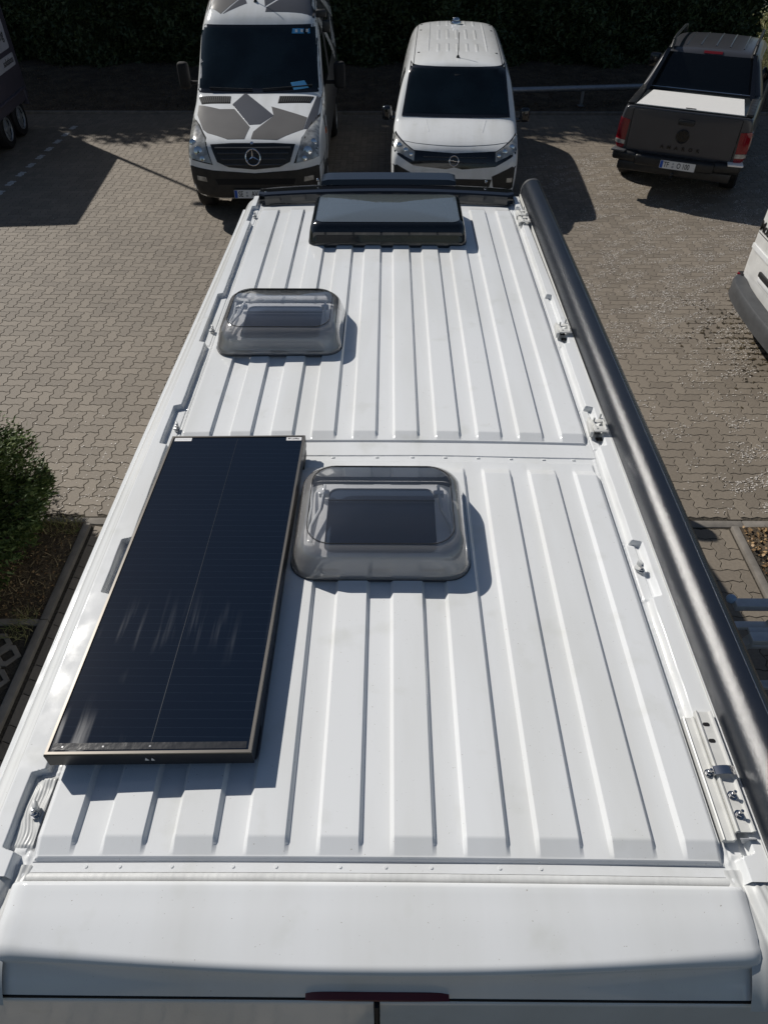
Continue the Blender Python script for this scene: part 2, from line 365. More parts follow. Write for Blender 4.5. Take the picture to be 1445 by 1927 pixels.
def cage(name, stations, m, parent, levels=2, cx=0.0):
    """car body: each station = (y, half outline bottom-centre ... top-centre) mirrored in x, then subdivided"""
    bm = B(); rr = []
    for y, h in stations:
        loop = [(cx + x, y, z) for x, z in h] + [(cx - x, y, z) for x, z in h[-2:0:-1]]
        rr.append(loop)
    rings(bm, rr); bmesh.ops.recalc_face_normals(bm, faces=bm.faces)
    me = bpy.data.meshes.new(name); bm.to_mesh(me); bm.free()
    o = bpy.data.objects.new(name, me); COL.objects.link(o)
    md = o.modifiers.new('s', 'SUBSURF'); md.levels = levels; md.render_levels = levels
    bpy.context.view_layer.update()
    me2 = bpy.data.meshes.new_from_object(o.evaluated_get(bpy.context.evaluated_depsgraph_get()))
    bpy.data.objects.remove(o); bpy.data.meshes.remove(me)
    bm = bmesh.new(); bm.from_mesh(me2); bvh = BVHTree.FromBMesh(bm); bm.free()
    me2.name = name
    for p in me2.polygons: p.use_smooth = True
    me2.materials.append(m); ob = bpy.data.objects.new(name, me2); COL.objects.link(ob); ob.parent = parent
    return ob, bvh

def decal(name, bvh, poly, axis, m, parent, off=0.004, step=0.05, far=20.0, back=0.01):
    """a thin panel (window, wrap, lens, grille) that follows the body: outline in the plane across `axis`"""
    P = [Vector(p) for p in poly]; n = len(P); bd = []
    for i in range(n):
        a, b = P[i], P[(i + 1) % n]; k = max(1, int((b - a).length / step))
        for j in range(k): bd.append(a.lerp(b, j / k))
    lo = Vector((min(p.x for p in bd), min(p.y for p in bd))); hi = Vector((max(p.x for p in bd), max(p.y for p in bd)))
    def inside(q):
        c = False; j = n - 1
        for i in range(n):
            if (P[i].y > q.y) != (P[j].y > q.y) and q.x < (P[j].x - P[i].x) * (q.y - P[i].y) / (P[j].y - P[i].y) + P[i].x: c = not c
            j = i
        return c
    def dist(q):
        best = 9
        for i in range(n):
            a, b = P[i], P[(i + 1) % n]; d = b - a; t = max(0, min(1, (q - a).dot(d) / max(d.length_squared, 1e-12))); best = min(best, (q - a - d * t).length)
        return best
    ins = []; gx = lo.x + step / 2
    while gx < hi.x:
        gy = lo.y + step / 2
        while gy < hi.y:
            q = Vector((gx, gy))
            if inside(q) and dist(q) > step * 0.35: ins.append(q)
            gy += step
        gx += step
    vs = bd + ins; nb = len(bd)
    res = delaunay_2d_cdt(vs, [(i, (i + 1) % nb) for i in range(nb)], [list(range(nb))], 1, 1e-6)
    ov, ofc = res[0], res[2]
    s = -1 if axis.endswith('-') else 1; ax = axis[0]; pts = []; bad = set()
    for i, q in enumerate(ov):
        if ax == 'y': o0, d = Vector((q.x, -s * far, q.y)), Vector((0, s, 0))
        elif ax == 'z': o0, d = Vector((q.x, q.y, -s * far)), Vector((0, 0, s))
        else: o0, d = Vector((-s * far, q.x, q.y)), Vector((s, 0, 0))
        h = bvh.ray_cast(o0, d)
        if h[0] is None: bad.add(i); pts.append(None)
        else:
            nn = h[1] if h[1].dot(d) < 0 else -h[1]; pts.append(h[0] + nn * off)
    bm = B(); bv = [bm.verts.new(p) if p is not None else None for p in pts]; fs = []
    for f in ofc:
        if any(i in bad for i in f): continue
        try: fs.append(bm.faces.new([bv[i] for i in f]))
        except ValueError: pass
    for v in [v for v in bm.verts if not v.link_faces]: bm.verts.remove(v)
    bmesh.ops.recalc_face_normals(bm, faces=bm.faces)
    dv = {'y': Vector((0, s, 0)), 'z': Vector((0, 0, s)), 'x': Vector((s, 0, 0))}[ax]
    if bm.faces and sum((f.normal.dot(dv) * f.calc_area() for f in bm.faces)) > 0: bmesh.ops.reverse_faces(bm, faces=bm.faces)
    be = [e for e in bm.edges if len(e.link_faces) == 1]
    if be:
        r = bmesh.ops.extrude_edge_only(bm, edges=be)
        for v in [g for g in r['geom'] if isinstance(g, bmesh.types.BMVert)]: v.co += dv * (off + back)
    me = bpy.data.meshes.new(name); bm.to_mesh(me); bm.free()
    me.polygons.foreach_set('use_smooth', [True] * len(me.polygons)); me.set_sharp_from_angle(angle=R(40))
    me.materials.append(m); o = bpy.data.objects.new(name, me); COL.objects.link(o); o.parent = parent
    return o

def wheel(parent, c, r=0.34, w=0.22, side=1, m_rim='galv'):
    """tyre (part) > rim; axle along x of the vehicle's own frame; side = +1 faces +x"""
    cx, cy, cz = c; prof = [(-w / 2, r * 0.62), (-w / 2, r * 0.9), (-w / 2 + 0.03, r * 0.985), (0, r), (w / 2 - 0.03, r * 0.985), (w / 2, r * 0.9), (w / 2, r * 0.62)]
    seg = 32; bm = B(); rr = []
    for k in range(seg + 1):
        a = 2 * math.pi * k / seg; rr.append([(cx + px, cy + pr * math.cos(a), cz + pr * math.sin(a)) for px, pr in prof])
    rings(bm, rr, cap=False, closed=True); bmesh.ops.remove_doubles(bm, verts=bm.verts, dist=1e-5)
    t = objl('wheel', bm, M['rubber'], parent)
    bm = B(); xo = cx + side * (w / 2 - 0.015)
    torus(bm, (xo, cy, cz), r * 0.6, 0.018, (1, 0, 0))
    cyl(bm, (xo - side * 0.06, cy, cz), (xo - side * 0.03, cy, cz), r * 0.6, 28)
    cyl(bm, (xo - side * 0.05, cy, cz), (xo + side * 0.01, cy, cz), r * 0.2, 16, bev=0.008)
    for k in range(6):
        a = 2 * math.pi * k / 6
        box(bm, (xo - side * 0.022, cy + r * 0.38 * math.cos(a), cz + r * 0.38 * math.sin(a)), (0.025, r * 0.42, 0.055), 0.008, rx=a)
    objl('rim', bm, M[m_rim], t)
def objl(name, bm, m, parent, smooth=True, ang=32):
    """like obj() but always in the thing's own frame"""
    bmesh.ops.recalc_face_normals(bm, faces=bm.faces)
    me = bpy.data.meshes.new(name); bm.to_mesh(me); bm.free()
    if smooth: me.polygons.foreach_set('use_smooth', [True] * len(me.polygons)); me.set_sharp_from_angle(angle=R(ang))
    me.materials.append(m); o = bpy.data.objects.new(name, me); COL.objects.link(o); o.parent = parent
    return o
def smooth01(t): t = np.clip(t, 0, 1); return t * t * (3 - 2 * t)

# ------------------------------------------------------------------ the setting: ground, paving, kerbs, soil
def sheet(name, x0, x1, y0, y1, z, m, n=1, amp=0.0, seed=0):
    xs = np.linspace(x0, x1, n + 1); ys = np.linspace(y0, y1, n + 1)
    r = np.random.default_rng(seed); k = [(r.uniform(.3, 2.5), r.uniform(.3, 2.5), r.uniform(0, 6)) for _ in range(6)]
    def zf(X, Y):
        Z = np.full_like(X, z)
        for a, b, c in k: Z = Z + amp / 6 * np.sin(a * X + b * Y + c)
        return Z
    return structure(grid(name, xs, ys, zf, m, None))
sheet('ground', -250, 250, -150, 350, -0.06, M['ground'])
sheet('paving_bed', -14.5, 14.5, -8, 16.40, -0.0055, M['joint'])

U0 = 0.1143     # half a paving stone
def paving(name, x0, x1, y0, y1, ox, oy, seed, painted=None):
    """zigzag interlocking stones in herringbone: every stone is real geometry with a chamfer, cut at the area's edge"""
    g = np.random.default_rng(seed); V = []; F4 = []; tops = []; shade = []; ptops = []; PV = []
    A1, A2, gap, ch = 0.12 * U0, 0.070 * U0, 0.0031, 0.0026
    def hedge_(i, j, rev):     # horizontal unit edge from (i,j) to (i+1,j)
        p = [(i, j), (i + .3, j + A2 / U0), (i + .7, j - A2 / U0)]
        return [(i + 1, j), (i + .7, j - A2 / U0), (i + .3, j + A2 / U0)] if rev else p
    def vedge_(i, j, rev):     # vertical unit edge from (i,j) to (i,j+1)
        p = [(i, j), (i - A1 / U0, j + .3), (i + A1 / U0, j + .7)]
        return [(i, j + 1), (i + A1 / U0, j + .7), (i - A1 / U0, j + .3)] if rev else p
    H = hedge_(0, 0, 0) + hedge_(1, 0, 0) + vedge_(2, 0, 0) + hedge_(1, 1, 1) + hedge_(0, 1, 1) + vedge_(0, 0, 1)
    W = hedge_(0, 0, 0) + vedge_(1, 0, 0) + vedge_(1, 1, 0) + hedge_(0, 2, 1) + vedge_(0, 1, 1) + vedge_(0, 0, 1)
    H = np.array(H) * U0; W = np.array(W) * U0
    def inset(P, d):
        nx = np.roll(P, -1, 0) - P; nx /= np.linalg.norm(nx, axis=1)[:, None]; nn = np.stack([-nx[:, 1], nx[:, 0]], 1)
        pv = np.roll(nn, 1, 0); b = nn + pv; b /= np.maximum(np.linalg.norm(b, axis=1)[:, None], 1e-6)
        return P + b * d
    Ho, Hi, Wo, Wi = inset(H, gap), inset(H, gap + ch), inset(W, gap), inset(W, gap + ch)
    i0, i1 = int((x0 - ox) / U0) - 3, int((x1 - ox) / U0) + 3; j0, j1 = int((y0 - oy) / U0) - 3, int((y1 - oy) / U0) + 3
    for j in range(j0, j1):
        for i in range(i0, i1):
            c = (i - j) % 4
            if c == 0: O, I, cx, cy = Ho, Hi, 1, .5
            elif c == 3: O, I, cx, cy = Wo, Wi, .5, 1
            else: continue
            b = np.array([ox + i * U0, oy + j * U0]); ce = b + np.array([cx, cy]) * U0
            if not (x0 - U0 < ce[0] < x1 + U0 and y0 - U0 < ce[1] < y1 + U0): continue
            o, q = O + b, I + b
            cut = (o[:, 0].min() < x0 or o[:, 0].max() > x1 or o[:, 1].min() < y0 or o[:, 1].max() > y1)
            if cut:
                o = np.stack([np.clip(o[:, 0], x0, x1), np.clip(o[:, 1], y0, y1)], 1); q = np.stack([np.clip(q[:, 0], x0 + ch, x1 - ch), np.clip(q[:, 1], y0 + ch, y1 - ch)], 1)
                if np.ptp(o[:, 0]) < .03 or np.ptp(o[:, 1]) < .03: continue
            tl = g.normal(0, 0.0005, 3); top = tl[0] + (q - ce) @ tl[1:] * 4
            isp = painted and painted(ce[0], ce[1], c)
            T = np.concatenate([np.column_stack([o, np.full(len(o), -0.007)]), np.column_stack([o, np.full(len(o), -0.0018) + tl[0]]), np.column_stack([q, top])])
            (PV if isp else V).append(T)
            if not isp: shade.append(g.uniform(0, 1))
    def build(nm, VV, m, sh=None):
        if not VV: return None
        n = 18; k = len(VV); P = np.concatenate(VV); base = (np.arange(k) * 54)[:, None]
        a = np.arange(n); b = (a + 1) % n
        q = np.concatenate([np.stack([a, b, b + n, a + n], 1), np.stack([a + n, b + n, b + 2 * n, a + 2 * n], 1)])
        me = bpy.data.meshes.new(nm); me.vertices.add(len(P)); me.vertices.foreach_set('co', P.astype(np.float32).ravel())
        Q = (q.reshape(1, -1) + base).reshape(k, -1); T = (np.arange(36, 54)[None] + base)
        li = np.concatenate([Q, T], 1).astype(np.int32); me.loops.add(li.size); me.loops.foreach_set('vertex_index', li.ravel())
        tot = np.tile(np.array([4] * 36 + [18], np.int32), k); st = np.concatenate([[0], np.cumsum(tot)[:-1]]).astype(np.int32)
        me.polygons.add(len(tot)); me.polygons.foreach_set('loop_start', st); me.polygons.foreach_set('loop_total', tot)
        me.update(calc_edges=True); me.shade_flat()
        if sh is not None:
            at = me.attributes.new('shade', 'FLOAT', 'POINT'); at.data.foreach_set('value', np.repeat(np.array(sh, np.float32), 54))
        me.materials.append(m); o = bpy.data.objects.new(nm, me); COL.objects.link(o); return structure(o)
    build(name, V, M['stone'], shade); return build('parking_line', PV, M['stonepaint'])
# car park; the line of white-painted stones marks a bay on the left
ox_l = -6.42 - 0.5 * U0
def is_line(x, y, c): return c == 3 and abs(x + 6.42) < 0.04 and 6.0 < y < 15.6
n_off = 15.356 - 2.0 * U0
# choose the lattice so that an upright stone has its centre at (-6.42, 15.356)
paving('car_park_paving', -14, 14, 4.13, 16.32, ox_l, n_off, 3, is_line)
paving('path_paving', -2.46, 2.86, -4.0, 4.02, 0.03, 0.02, 4)

def kerb(name, x0, x1, y0, y1, h, L=1.0):
    bm = B(); alongx = (x1 - x0) > (y1 - y0); n = max(1, round(((x1 - x0) if alongx else (y1 - y0)) / L))
    for i in range(n):
        if alongx: a, b = x0 + (x1 - x0) * i / n, x0 + (x1 - x0) * (i + 1) / n; c = ((a + b) / 2, (y0 + y1) / 2, h / 2 - 0.06); s = (b - a - 0.006, y1 - y0, h + 0.12)
        else: a, b = y0 + (y1 - y0) * i / n, y0 + (y1 - y0) * (i + 1) / n; c = ((x0 + x1) / 2, (a + b) / 2, h / 2 - 0.06); s = (x1 - x0, b - a - 0.006, h + 0.12)
        box(bm, c, s, 0.006)
    return structure(obj(name, bm, M['concrete']))
kerb('kerb', -9, 9, 4.035, 4.115, 0.004)
kerb('kerb', -2.55, -2.49, -4, 4.03, 0.03)
kerb('kerb', 2.875, 2.935, -4, 4.03, 0.03)
kerb('kerb', -9, -2.555, 2.99, 3.045, 0.012)
kerb('kerb', -14, 14, 16.33, 16.40, 0.05)
sheet('flower_bed', -9, -2.55, 3.04, 4.04, 0.008, M['soil'], 60, 0.03, 1)
sheet('flower_bed', 2.93, 9, -4, 4.04, 0.008, M['soil'], 80, 0.03, 2)
sheet('soil_under_grass_pavers', -9, -2.55, -4, 3.0, -0.02, M['soil'], 60, 0.01, 3)
# the bank behind the car park
structure(grid('soil_bank', np.linspace(-14, 14, 120), np.linspace(16.38, 21.5, 40), lambda X, Y: 0.0 + 0.05 * (Y - 16.4) / 4 + 0.035 * np.sin(2.3 * X + Y) * np.sin(1.7 * Y) + 0.02 * np.sin(7 * X) * np.sin(5.1 * Y + X), M['soil'], None))
# grass pavers (left, nearest): lattice of concrete with rhombic holes
def grass_pavers():
    bm = B(); p = 0.20
    for j in range(-14, 15):
        for i in range(-30, 1):
            cx = -2.68 + (i + 0.5 * (j % 2)) * p * 1.0; cy = 2.83 + j * p * 0.5 - 1.3
            if cy > 2.93 or cx > -2.60: continue
            o = [(cx + p * .49, cy), (cx + p * .12, cy + p * .44), (cx - p * .12, cy + p * .44), (cx - p * .49, cy), (cx - p * .12, cy - p * .44), (cx + p * .12, cy - p * .44)]
            q = [(cx + p * .27, cy), (cx + .05 * p, cy + p * .24), (cx - .05 * p, cy + p * .24), (cx - p * .27, cy), (cx - .05 * p, cy - p * .24), (cx + .05 * p, cy - p * .24)]
            n = 6; lay = [[(x, y, -.03) for x, y in o], [(x, y, .0) for x, y in o], [(x + (cx - x) * .05, y + (cy - y) * .05, .006) for x, y in o], [(x + (x - cx) * .06, y + (y - cy) * .06, .006) for x, y in q], [(x, y, .0) for x, y in q], [(x, y, -.03) for x, y in q]]
            rings(bm, lay, cap=False)
    return structure(obj('grass_pavers', bm, M['concrete']))
grass_pavers()
sheet('road', 9, 60, 30.0, 37, -0.05, M['asphalt'])
structure(grid('grass_verge', np.linspace(9, 60, 20), np.linspace(21.5, 30.0, 20), lambda X, Y: -0.05 + 0.02 * np.sin(X * 2) * np.sin(Y), M['ground'], None))

# ---- loose leaf-like stuff made of many small faces
def cards(name, C, size, m, parent=None, up=0.35, asp=2.2, seed=0, dirs=None, three=True, flat=False):
    g = np.random.default_rng(seed); n = len(C); size = np.broadcast_to(size, n)
    if dirs is None:
        d = g.normal(size=(n, 3)); d[:, 2] *= up
    else: d = dirs + g.normal(size=(n, 3)) * 0.25
    d /= np.linalg.norm(d, axis=1)[:, None]; e = np.cross(d, g.normal(size=(n, 3))); e /= np.linalg.norm(e, axis=1)[:, None]
    if flat:
        a = g.uniform(0, 2 * np.pi, n); d = np.stack([np.cos(a), np.sin(a), g.normal(0, .12, n)], 1); e = np.stack([-np.sin(a), np.cos(a), g.normal(0, .12, n)], 1)
    L = size[:, None] * d; W = e * (size / asp)[:, None] * .5
    if three:
        V = np.stack([C - W, C + W, C + L], 1).reshape(-1, 3); F = np.arange(3 * n).reshape(-1, 3)
    else:
        V = np.stack([C - L * .5, C + W, C + L * .5, C - W], 1).reshape(-1, 3); F = np.arange(4 * n).reshape(-1, 4)
    return npobj(name, V, F, m, parent)
def scatter(n, x0, x1, y0, y1, z, seed): 
    g = np.random.default_rng(seed); return np.stack([g.uniform(x0, x1, n), g.uniform(y0, y1, n), g.uniform(z[0], z[1], n)], 1)
def noise2(x, y, seed, f=1.0):
    g = np.random.default_rng(seed); v = np.zeros_like(x)
    for k in range(9):
        a = g.uniform(0, 6.28); fr = f * g.uniform(.6, 3.2); v += np.sin(fr * (x * math.cos(a) + y * math.sin(a)) + g.uniform(0, 6.28)) / 9 ** .5
    return v
st = lambda o, l, c: tag(o, l, c, kind='stuff')
# left bed: thin dry grass, darker leaves
P = scatter(5200, -6, -2.56, 3.06, 4.03, (0.01, 0.03), 11); st(cards('dry_grass', P, rng.uniform(.03, .10, len(P)), M['drygrass'], up=1.0, asp=16, seed=1), 'thin dry grass on the soil beside the conifer', 'grass')
P = scatter(2600, -6, -2.56, 3.06, 4.03, (0.01, 0.025), 12); st(cards('dead_leaves', P, rng.uniform(.012, .03, len(P)), M['litter'], up=.3, asp=1.6, seed=2, three=False), 'brown leaf litter on the soil under the conifer', 'leaves')
# right bed: dead leaves and tufts
P = scatter(15000, 2.95, 6.5, 0.5, 4.03, (0.01, 0.045), 13); st(cards('dead_leaves', P, rng.uniform(.015, .045, len(P)), M['litter'], up=.45, asp=1.5, seed=3, three=False), 'sunlit brown dead leaves covering the bed right of the awning', 'leaves')
P = scatter(9000, 2.95, 6.5, 0.5, 4.03, (0.0, 0.03), 14); k = noise2(P[:, 0], P[:, 1], 5, 3) > 0.3; P = P[k]
st(cards('grass', P, rng.uniform(.04, .11, len(P)), M['grass'], up=1.2, asp=14, seed=4), 'green and yellow grass tufts among the dead leaves right of the awning', 'grass')
# grass in the holes of the grass pavers and along kerbs
P = scatter(5200, -4, -2.56, 0.8, 2.97, (-.015, 0.0), 15); st(cards('grass', P, rng.uniform(.01, .03, len(P)), M['moss'], up=.8, asp=6, seed=5), 'sparse weeds in the holes of the grass pavers', 'grass')
P = np.concatenate([scatter(900, -3.1, -2.56, 3.9, 4.06, (0, .02), 16), scatter(240, -2.78, -2.58, 2.86, 3.1, (0, .02), 17)]); st(cards('grass', P, rng.uniform(.04, .12, len(P)), M['grass'], up=1.3, asp=15, seed=6), 'grass tufts along the kerb left of the van', 'grass')
# litter on the shaded bank
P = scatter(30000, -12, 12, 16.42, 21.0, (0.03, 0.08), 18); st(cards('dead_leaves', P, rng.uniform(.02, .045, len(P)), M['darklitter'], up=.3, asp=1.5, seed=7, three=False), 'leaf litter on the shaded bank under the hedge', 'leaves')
# verge beyond the hedge
P = scatter(20000, 11, 20, 22, 29.8, (-.05, 0.0), 19); st(cards('grass', P, rng.uniform(.12, .4, len(P)), M['grass'], up=1.2, asp=10, seed=8), 'sunlit grass verge between the hedge and the road', 'grass')
# petals blown over the paving on the right, thick near the white van's bumper
P = scatter(170000, 2.3, 10.5, 4.2, 13.8, (0.003, 0.006), 20)
w = noise2(P[:, 0], P[:, 1], 21, 1.1) * .30 + noise2(P[:, 0], P[:, 1], 22, 5.0) * .16
cen = np.exp(-(((P[:, 0] - (3.1 + 0.10 * (P[:, 1] - 4))) / 1.9) ** 2) * 0.5) 
dens = np.clip(0.35 * np.exp(-((P[:, 0] - 4.4) / 1.3) ** 2 - ((P[:, 1] - 7.6) / 2.2) ** 2) + 0.62 * smooth01((P[:, 0] - 2.5 - 0.25 * np.sin(P[:, 1] * 1.3)) / 1.6) + w * .9 - 0.10 * smooth01((P[:, 1] - 10.5) / 3), 0, .8)
clump = smooth01((noise2(P[:, 0], P[:, 1], 27, 9.0) + .5) / 1.4)
P = P[rng.uniform(0, 1, len(P)) < np.clip(dens * 1.9 * clump, 0, .85)]
D = rng.normal(size=(len(P), 3)) * np.array([1, 1, .08])
st(cards('petals', P, rng.uniform(.009, .021, len(P)), M['petal'], seed=9, three=False, asp=1.2, flat=True), 'pale petals scattered over the sunlit paving on the right', 'petals')
P = scatter(1400, -4.4, -2.3, 4.15, 5.6, (0.003, 0.006), 23); P = P[rng.uniform(0, 1, len(P)) < np.exp(-(P[:, 1] - 4.1) * 1.6)]
st(cards('petals', P, rng.uniform(.008, .02, len(P)), M['petal'], seed=10, three=False, asp=1.3, flat=True), 'few pale petals on the paving beside the conifer', 'petals')
P = scatter(500, -5.5, 2.3, 5, 14, (0.003, 0.006), 24)
st(cards('petals', P, rng.uniform(.006, .02, len(P)), M['petal'], seed=11, three=False, asp=1.3, flat=True), 'odd specks of petals on the paving between the vans', 'petals')
# black moss and dirt in the joints near the bumper
P = scatter(60000, 2.6, 6.4, 5.2, 9.0, (0.001, 0.007), 25)
ux = ((P[:, 1] - n_off) / U0); near = np.abs(ux - np.round(ux)) < 0.10
dd = np.exp(-((P[:, 0] - 4.5) / .6) ** 2 - ((P[:, 1] - 7.1) / .7) ** 2) * (1 + noise2(P[:, 0], P[:, 1], 26, 4) * .5)
P = P[(rng.uniform(0, 1, len(P)) < np.clip(dd, 0, 1)) & (near | (rng.uniform(0, 1, len(P)) < .05))]
st(cards('moss', P, rng.uniform(.02, .055, len(P)), M['moss'], seed=12, three=False, asp=1.5, flat=True), 'black moss and dirt in the joints by the white van bumper', 'moss')

# ------------------------------------------------------------------ hedge, conifer, pipe rail, unseen pole
def hedge():
    t = thing('hedge', 'tall dark evergreen hedge in shade behind the parked vehicles', 'hedge', (-4, 22, 0))
    g = np.random.default_rng(31)
    x1 = 9.3
    def front(x, z): return 20.75 + 0.22 * np.sin(1.9 * x + 2 * np.sin(z)) + 0.13 * np.sin(5.3 * x + 3 * z) + 0.05 * z + 0.10 * np.sin(9 * z + 4 * x)
    # inner core, solid
    xs = np.linspace(-26, x1 - .75, 150); zs = np.linspace(-.1, 7.9, 50)
    X, Z = np.meshgrid(xs, zs); V = np.stack([X, front(X, Z) + .45, Z], -1).reshape(-1, 3); nx = len(xs)
    i = np.arange((len(zs) - 1) * nx).reshape(-1, nx)[:, :-1].ravel(); F = np.stack([i, i + 1, i + nx + 1, i + nx], 1)
    V2 = V.copy(); V2[:, 1] = 24 ; nV = len(V); F2 = F[:, ::-1] + nV
    i = np.arange(nx - 1) + (len(zs) - 1) * nx; F3 = np.stack([i, i + 1, i + 1 + nV, i + nV], 1)
    j = np.arange(len(zs) - 1) * nx + nx - 1; F4 = np.stack([j, j + nV, j + nx + nV, j + nx], 1)
    npobj('branches', np.concatenate([V, V2]), np.concatenate([F, F2, F3, F4]), M['hedgeleaf'], t)
    n = 90000; x = g.uniform(-13, x1, n); z = g.uniform(0, 1, n) ** 1.3 * 4.2
    C1 = np.stack([x, front(x, z) + g.uniform(-.12, .35, n), z], 1)
    n = 26000; x = g.uniform(-26, x1, n); z = g.uniform(3.9, 8.15, n)
    C2 = np.stack([x, front(x, z) + g.uniform(-.15, .4, n), z], 1)
    n = 26000; y = g.uniform(20.8, 24, n); z = g.uniform(0.0, 8, n)
    edge = x1 - .05 - 0.35 * np.clip(1.2 - z, 0, 2) ** 1.2 + .12 * np.sin(5 * z + 2 * y)
    C3 = np.stack([edge + g.uniform(-.75, .18, n), y, z], 1)
    n = 12000; C4 = np.stack([g.uniform(-26, x1, n), g.uniform(20.8, 24.2, n), g.uniform(7.8, 8.2, n)], 1)
    C = np.concatenate([C1, C2, C3, C4]); sz = np.concatenate([g.uniform(.07, .17, len(C1)), g.uniform(.15, .32, len(C2)), g.uniform(.10, .22, len(C3)), g.uniform(.15, .3, len(C4))])
    cards('foliage', C, sz, M['hedgeleaf'], t, up=1.0, asp=1.9, seed=32)
hedge()

def conifer():
    bx, by = -3.86, 3.58
    t = thing('conifer', 'bushy green conifer at the left edge beside the white camper van', 'conifer', (bx, by, 0))
    bm = B(); tube(bm, [(bx, by, 0), (bx + .02, by, .8), (bx, by + .03, 1.8), (bx + .02, by, 3.0)], .06); obj('trunk', bm, M['bark'], t)
    g = np.random.default_rng(41); bm = B(); C = []; D = []; S = []
    Ht = 3.25
    for k in range(520):
        z = Ht * g.uniform(0.02, 1) ** 1.45; a = g.uniform(0, 2 * math.pi)
        rmax = 1.30 * (1 - (z / Ht) ** 1.2) * g.uniform(.70, 1.04) + .08
        if z < .25: rmax *= .93
        L = rmax; tip = np.array([bx + L * math.cos(a), by + L * math.sin(a), z + .10 + .12 * L])
        p0 = np.array([bx, by, max(.05, z - .25 * L)])
        tube(bm, [p0, (p0 + tip) / 2 + [0, 0, .03], tip], .008, 5)
        m = int(430 * (0.35 + L))
        s = g.uniform(.25, 1.0, m) ** .6; base = p0 + (tip - p0) * s[:, None]
        wd = .17 * (1.15 - s) + .05; out = np.array([math.cos(a), math.sin(a), 0.15])
        side = np.array([-math.sin(a), math.cos(a), 0])
        q = base + side * (g.normal(0, 1, m) * wd)[:, None] + np.array([0, 0, 1]) * (g.normal(0, .035, m) - .03 * (1 - s))[:, None]
        C.append(q); D.append(out + side * g.normal(0, .6, m)[:, None] + np.array([0, 0, 1]) * g.normal(.1, .35, m)[:, None]); S.append(g.uniform(.022, .06, m))
    obj('branch', bm, M['bark'], t)
    cards('foliage', np.concatenate(C), np.concatenate(S), M['coniferleaf'], t, asp=2.6, seed=42, dirs=np.concatenate(D))
conifer()

def pipe_rail():
    t = thing('pipe_rail', 'low grey metal pipe rail behind the white van and the pickup', 'rail', (5.5, 17.0, 0))
    bm = B(); tube(bm, [(1.3, 16.78, .34), (2.78, 16.87, .34), (6.1, 17.25, .34), (9.8, 17.55, .34)], .058, 14); obj('pipe', bm, M['galv'], t)
    for x, y in ((1.6, 16.80), (4.2, 17.03), (6.9, 17.31), (9.4, 17.52)):
        bm = B(); cyl(bm, (x, y, -.05), (x, y, .30), .035, 14); box(bm, (x, y, .01), (.14, .14, .014), .003); obj('post', bm, M['galv'], t)
pipe_rail()
def slim_pole():
    bx, by = -7.95, 16.30  # unseen pole, placed for the thin shadow line it casts across the paving
    t = thing('unseen_pole', 'slim grey pole unseen behind the trailer, inferred from its thin shadow', 'pole', (bx, by, 0))
    bm = B(); cyl(bm, (bx, by, 0), (bx, by, 6.3), .055, 16, r2=.035); box(bm, (bx, by, .02), (.2, .2, .03), .005); obj('post', bm, M['galv'], t)
    bm = B(); box(bm, (bx - .25, by, 6.32), (.6, .16, .07), .03); obj('pole_head', bm, M['grey_plastic'], t)
slim_pole()

# ------------------------------------------------------------------ the camper van under the camera
XL, XR, XC = -0.780, 0.743, -0.018
van = thing('camper_van', 'white high-roof camper van seen from above, with solar panel, roof hatches and awning', 'camper van', (XC, 3.3, 0))
RZ = 2.520; VAL = 0.0130
def crown(X): return -0.012 * ((X - XC) / 0.76) ** 2
def slope_pts(a, b): return [a - .0008, a + .0002, a + .0009, b - .0009, b - .0002, b + .0008]
def ramp(t): t = np.clip(t, 0, 1); return np.where(t < .1, 5 * t * t, np.where(t > .9, 1 - 5 * (1 - t) ** 2, t * 1.0 - 0.0)) * 1.0
def roof_panel(name, y0, y1, ya, yb, ups, dns, seamy=None):
    """pressed roof sheet: raised flats between an up-slope and a down-slope, falling to the flange at both ends"""
    w = .0098; xs = [XL - .004, XL - .001, XL + .003, XL + .008]; 
    for u in ups: xs += slope_pts(u - w / 2, u + w / 2)
    for d in dns: xs += slope_pts(d - w / 2, d + w / 2)
    xs += [XR - .008, XR - .003, XR + .001, XR + .004]
    xs = np.unique(np.round(np.concatenate([xs, np.linspace(XL + .01, XR - .01, 60)]), 5))
    ys = [y0, y0 + .002, y0 + .005, y0 + .009] + list(np.linspace(ya, ya + .006, 3)) + list(np.linspace(ya + .012, ya + .034, 4)) + [ya + .038, ya + .042] + list(np.linspace(ya + .06, yb - .06, 40)) + [yb - .042, yb - .038] + list(np.linspace(yb - .034, yb - .006, 5)) + [yb, y1 - .009, y1 - .005, y1 - .002, y1]
    ys = np.unique(np.round(ys, 5))
    def zf(X, Y):
        f = np.zeros_like(X)
        f = np.maximum(f, ramp((dns[0] + w / 2 - X) / w))
        for i, u in enumerate(ups):
            d = dns[i + 1] if i + 1 < len(dns) else 9.0
            f = np.maximum(f, ramp((X - u + w / 2) / w) * ramp((d + w / 2 - X) / w))
        fy = np.clip((Y - ya) / .038, 0, 1) * np.clip((yb - Y) / .038, 0, 1)
        lip = np.minimum(np.minimum(smooth01((X - XL + .002) / .008), smooth01((XR + .002 - X) / .008)), np.minimum(smooth01((Y - y0) / .008), smooth01((y1 - Y) / .008)))
        return RZ - VAL - .009 + .009 * lip + VAL * f * fy + crown(X) + 0.0006 * np.sin(X * 9 + Y * 3) * np.sin(Y * 4.1 - X)
    return grid(name, xs, ys, zf, M['white'], van, ang=30)
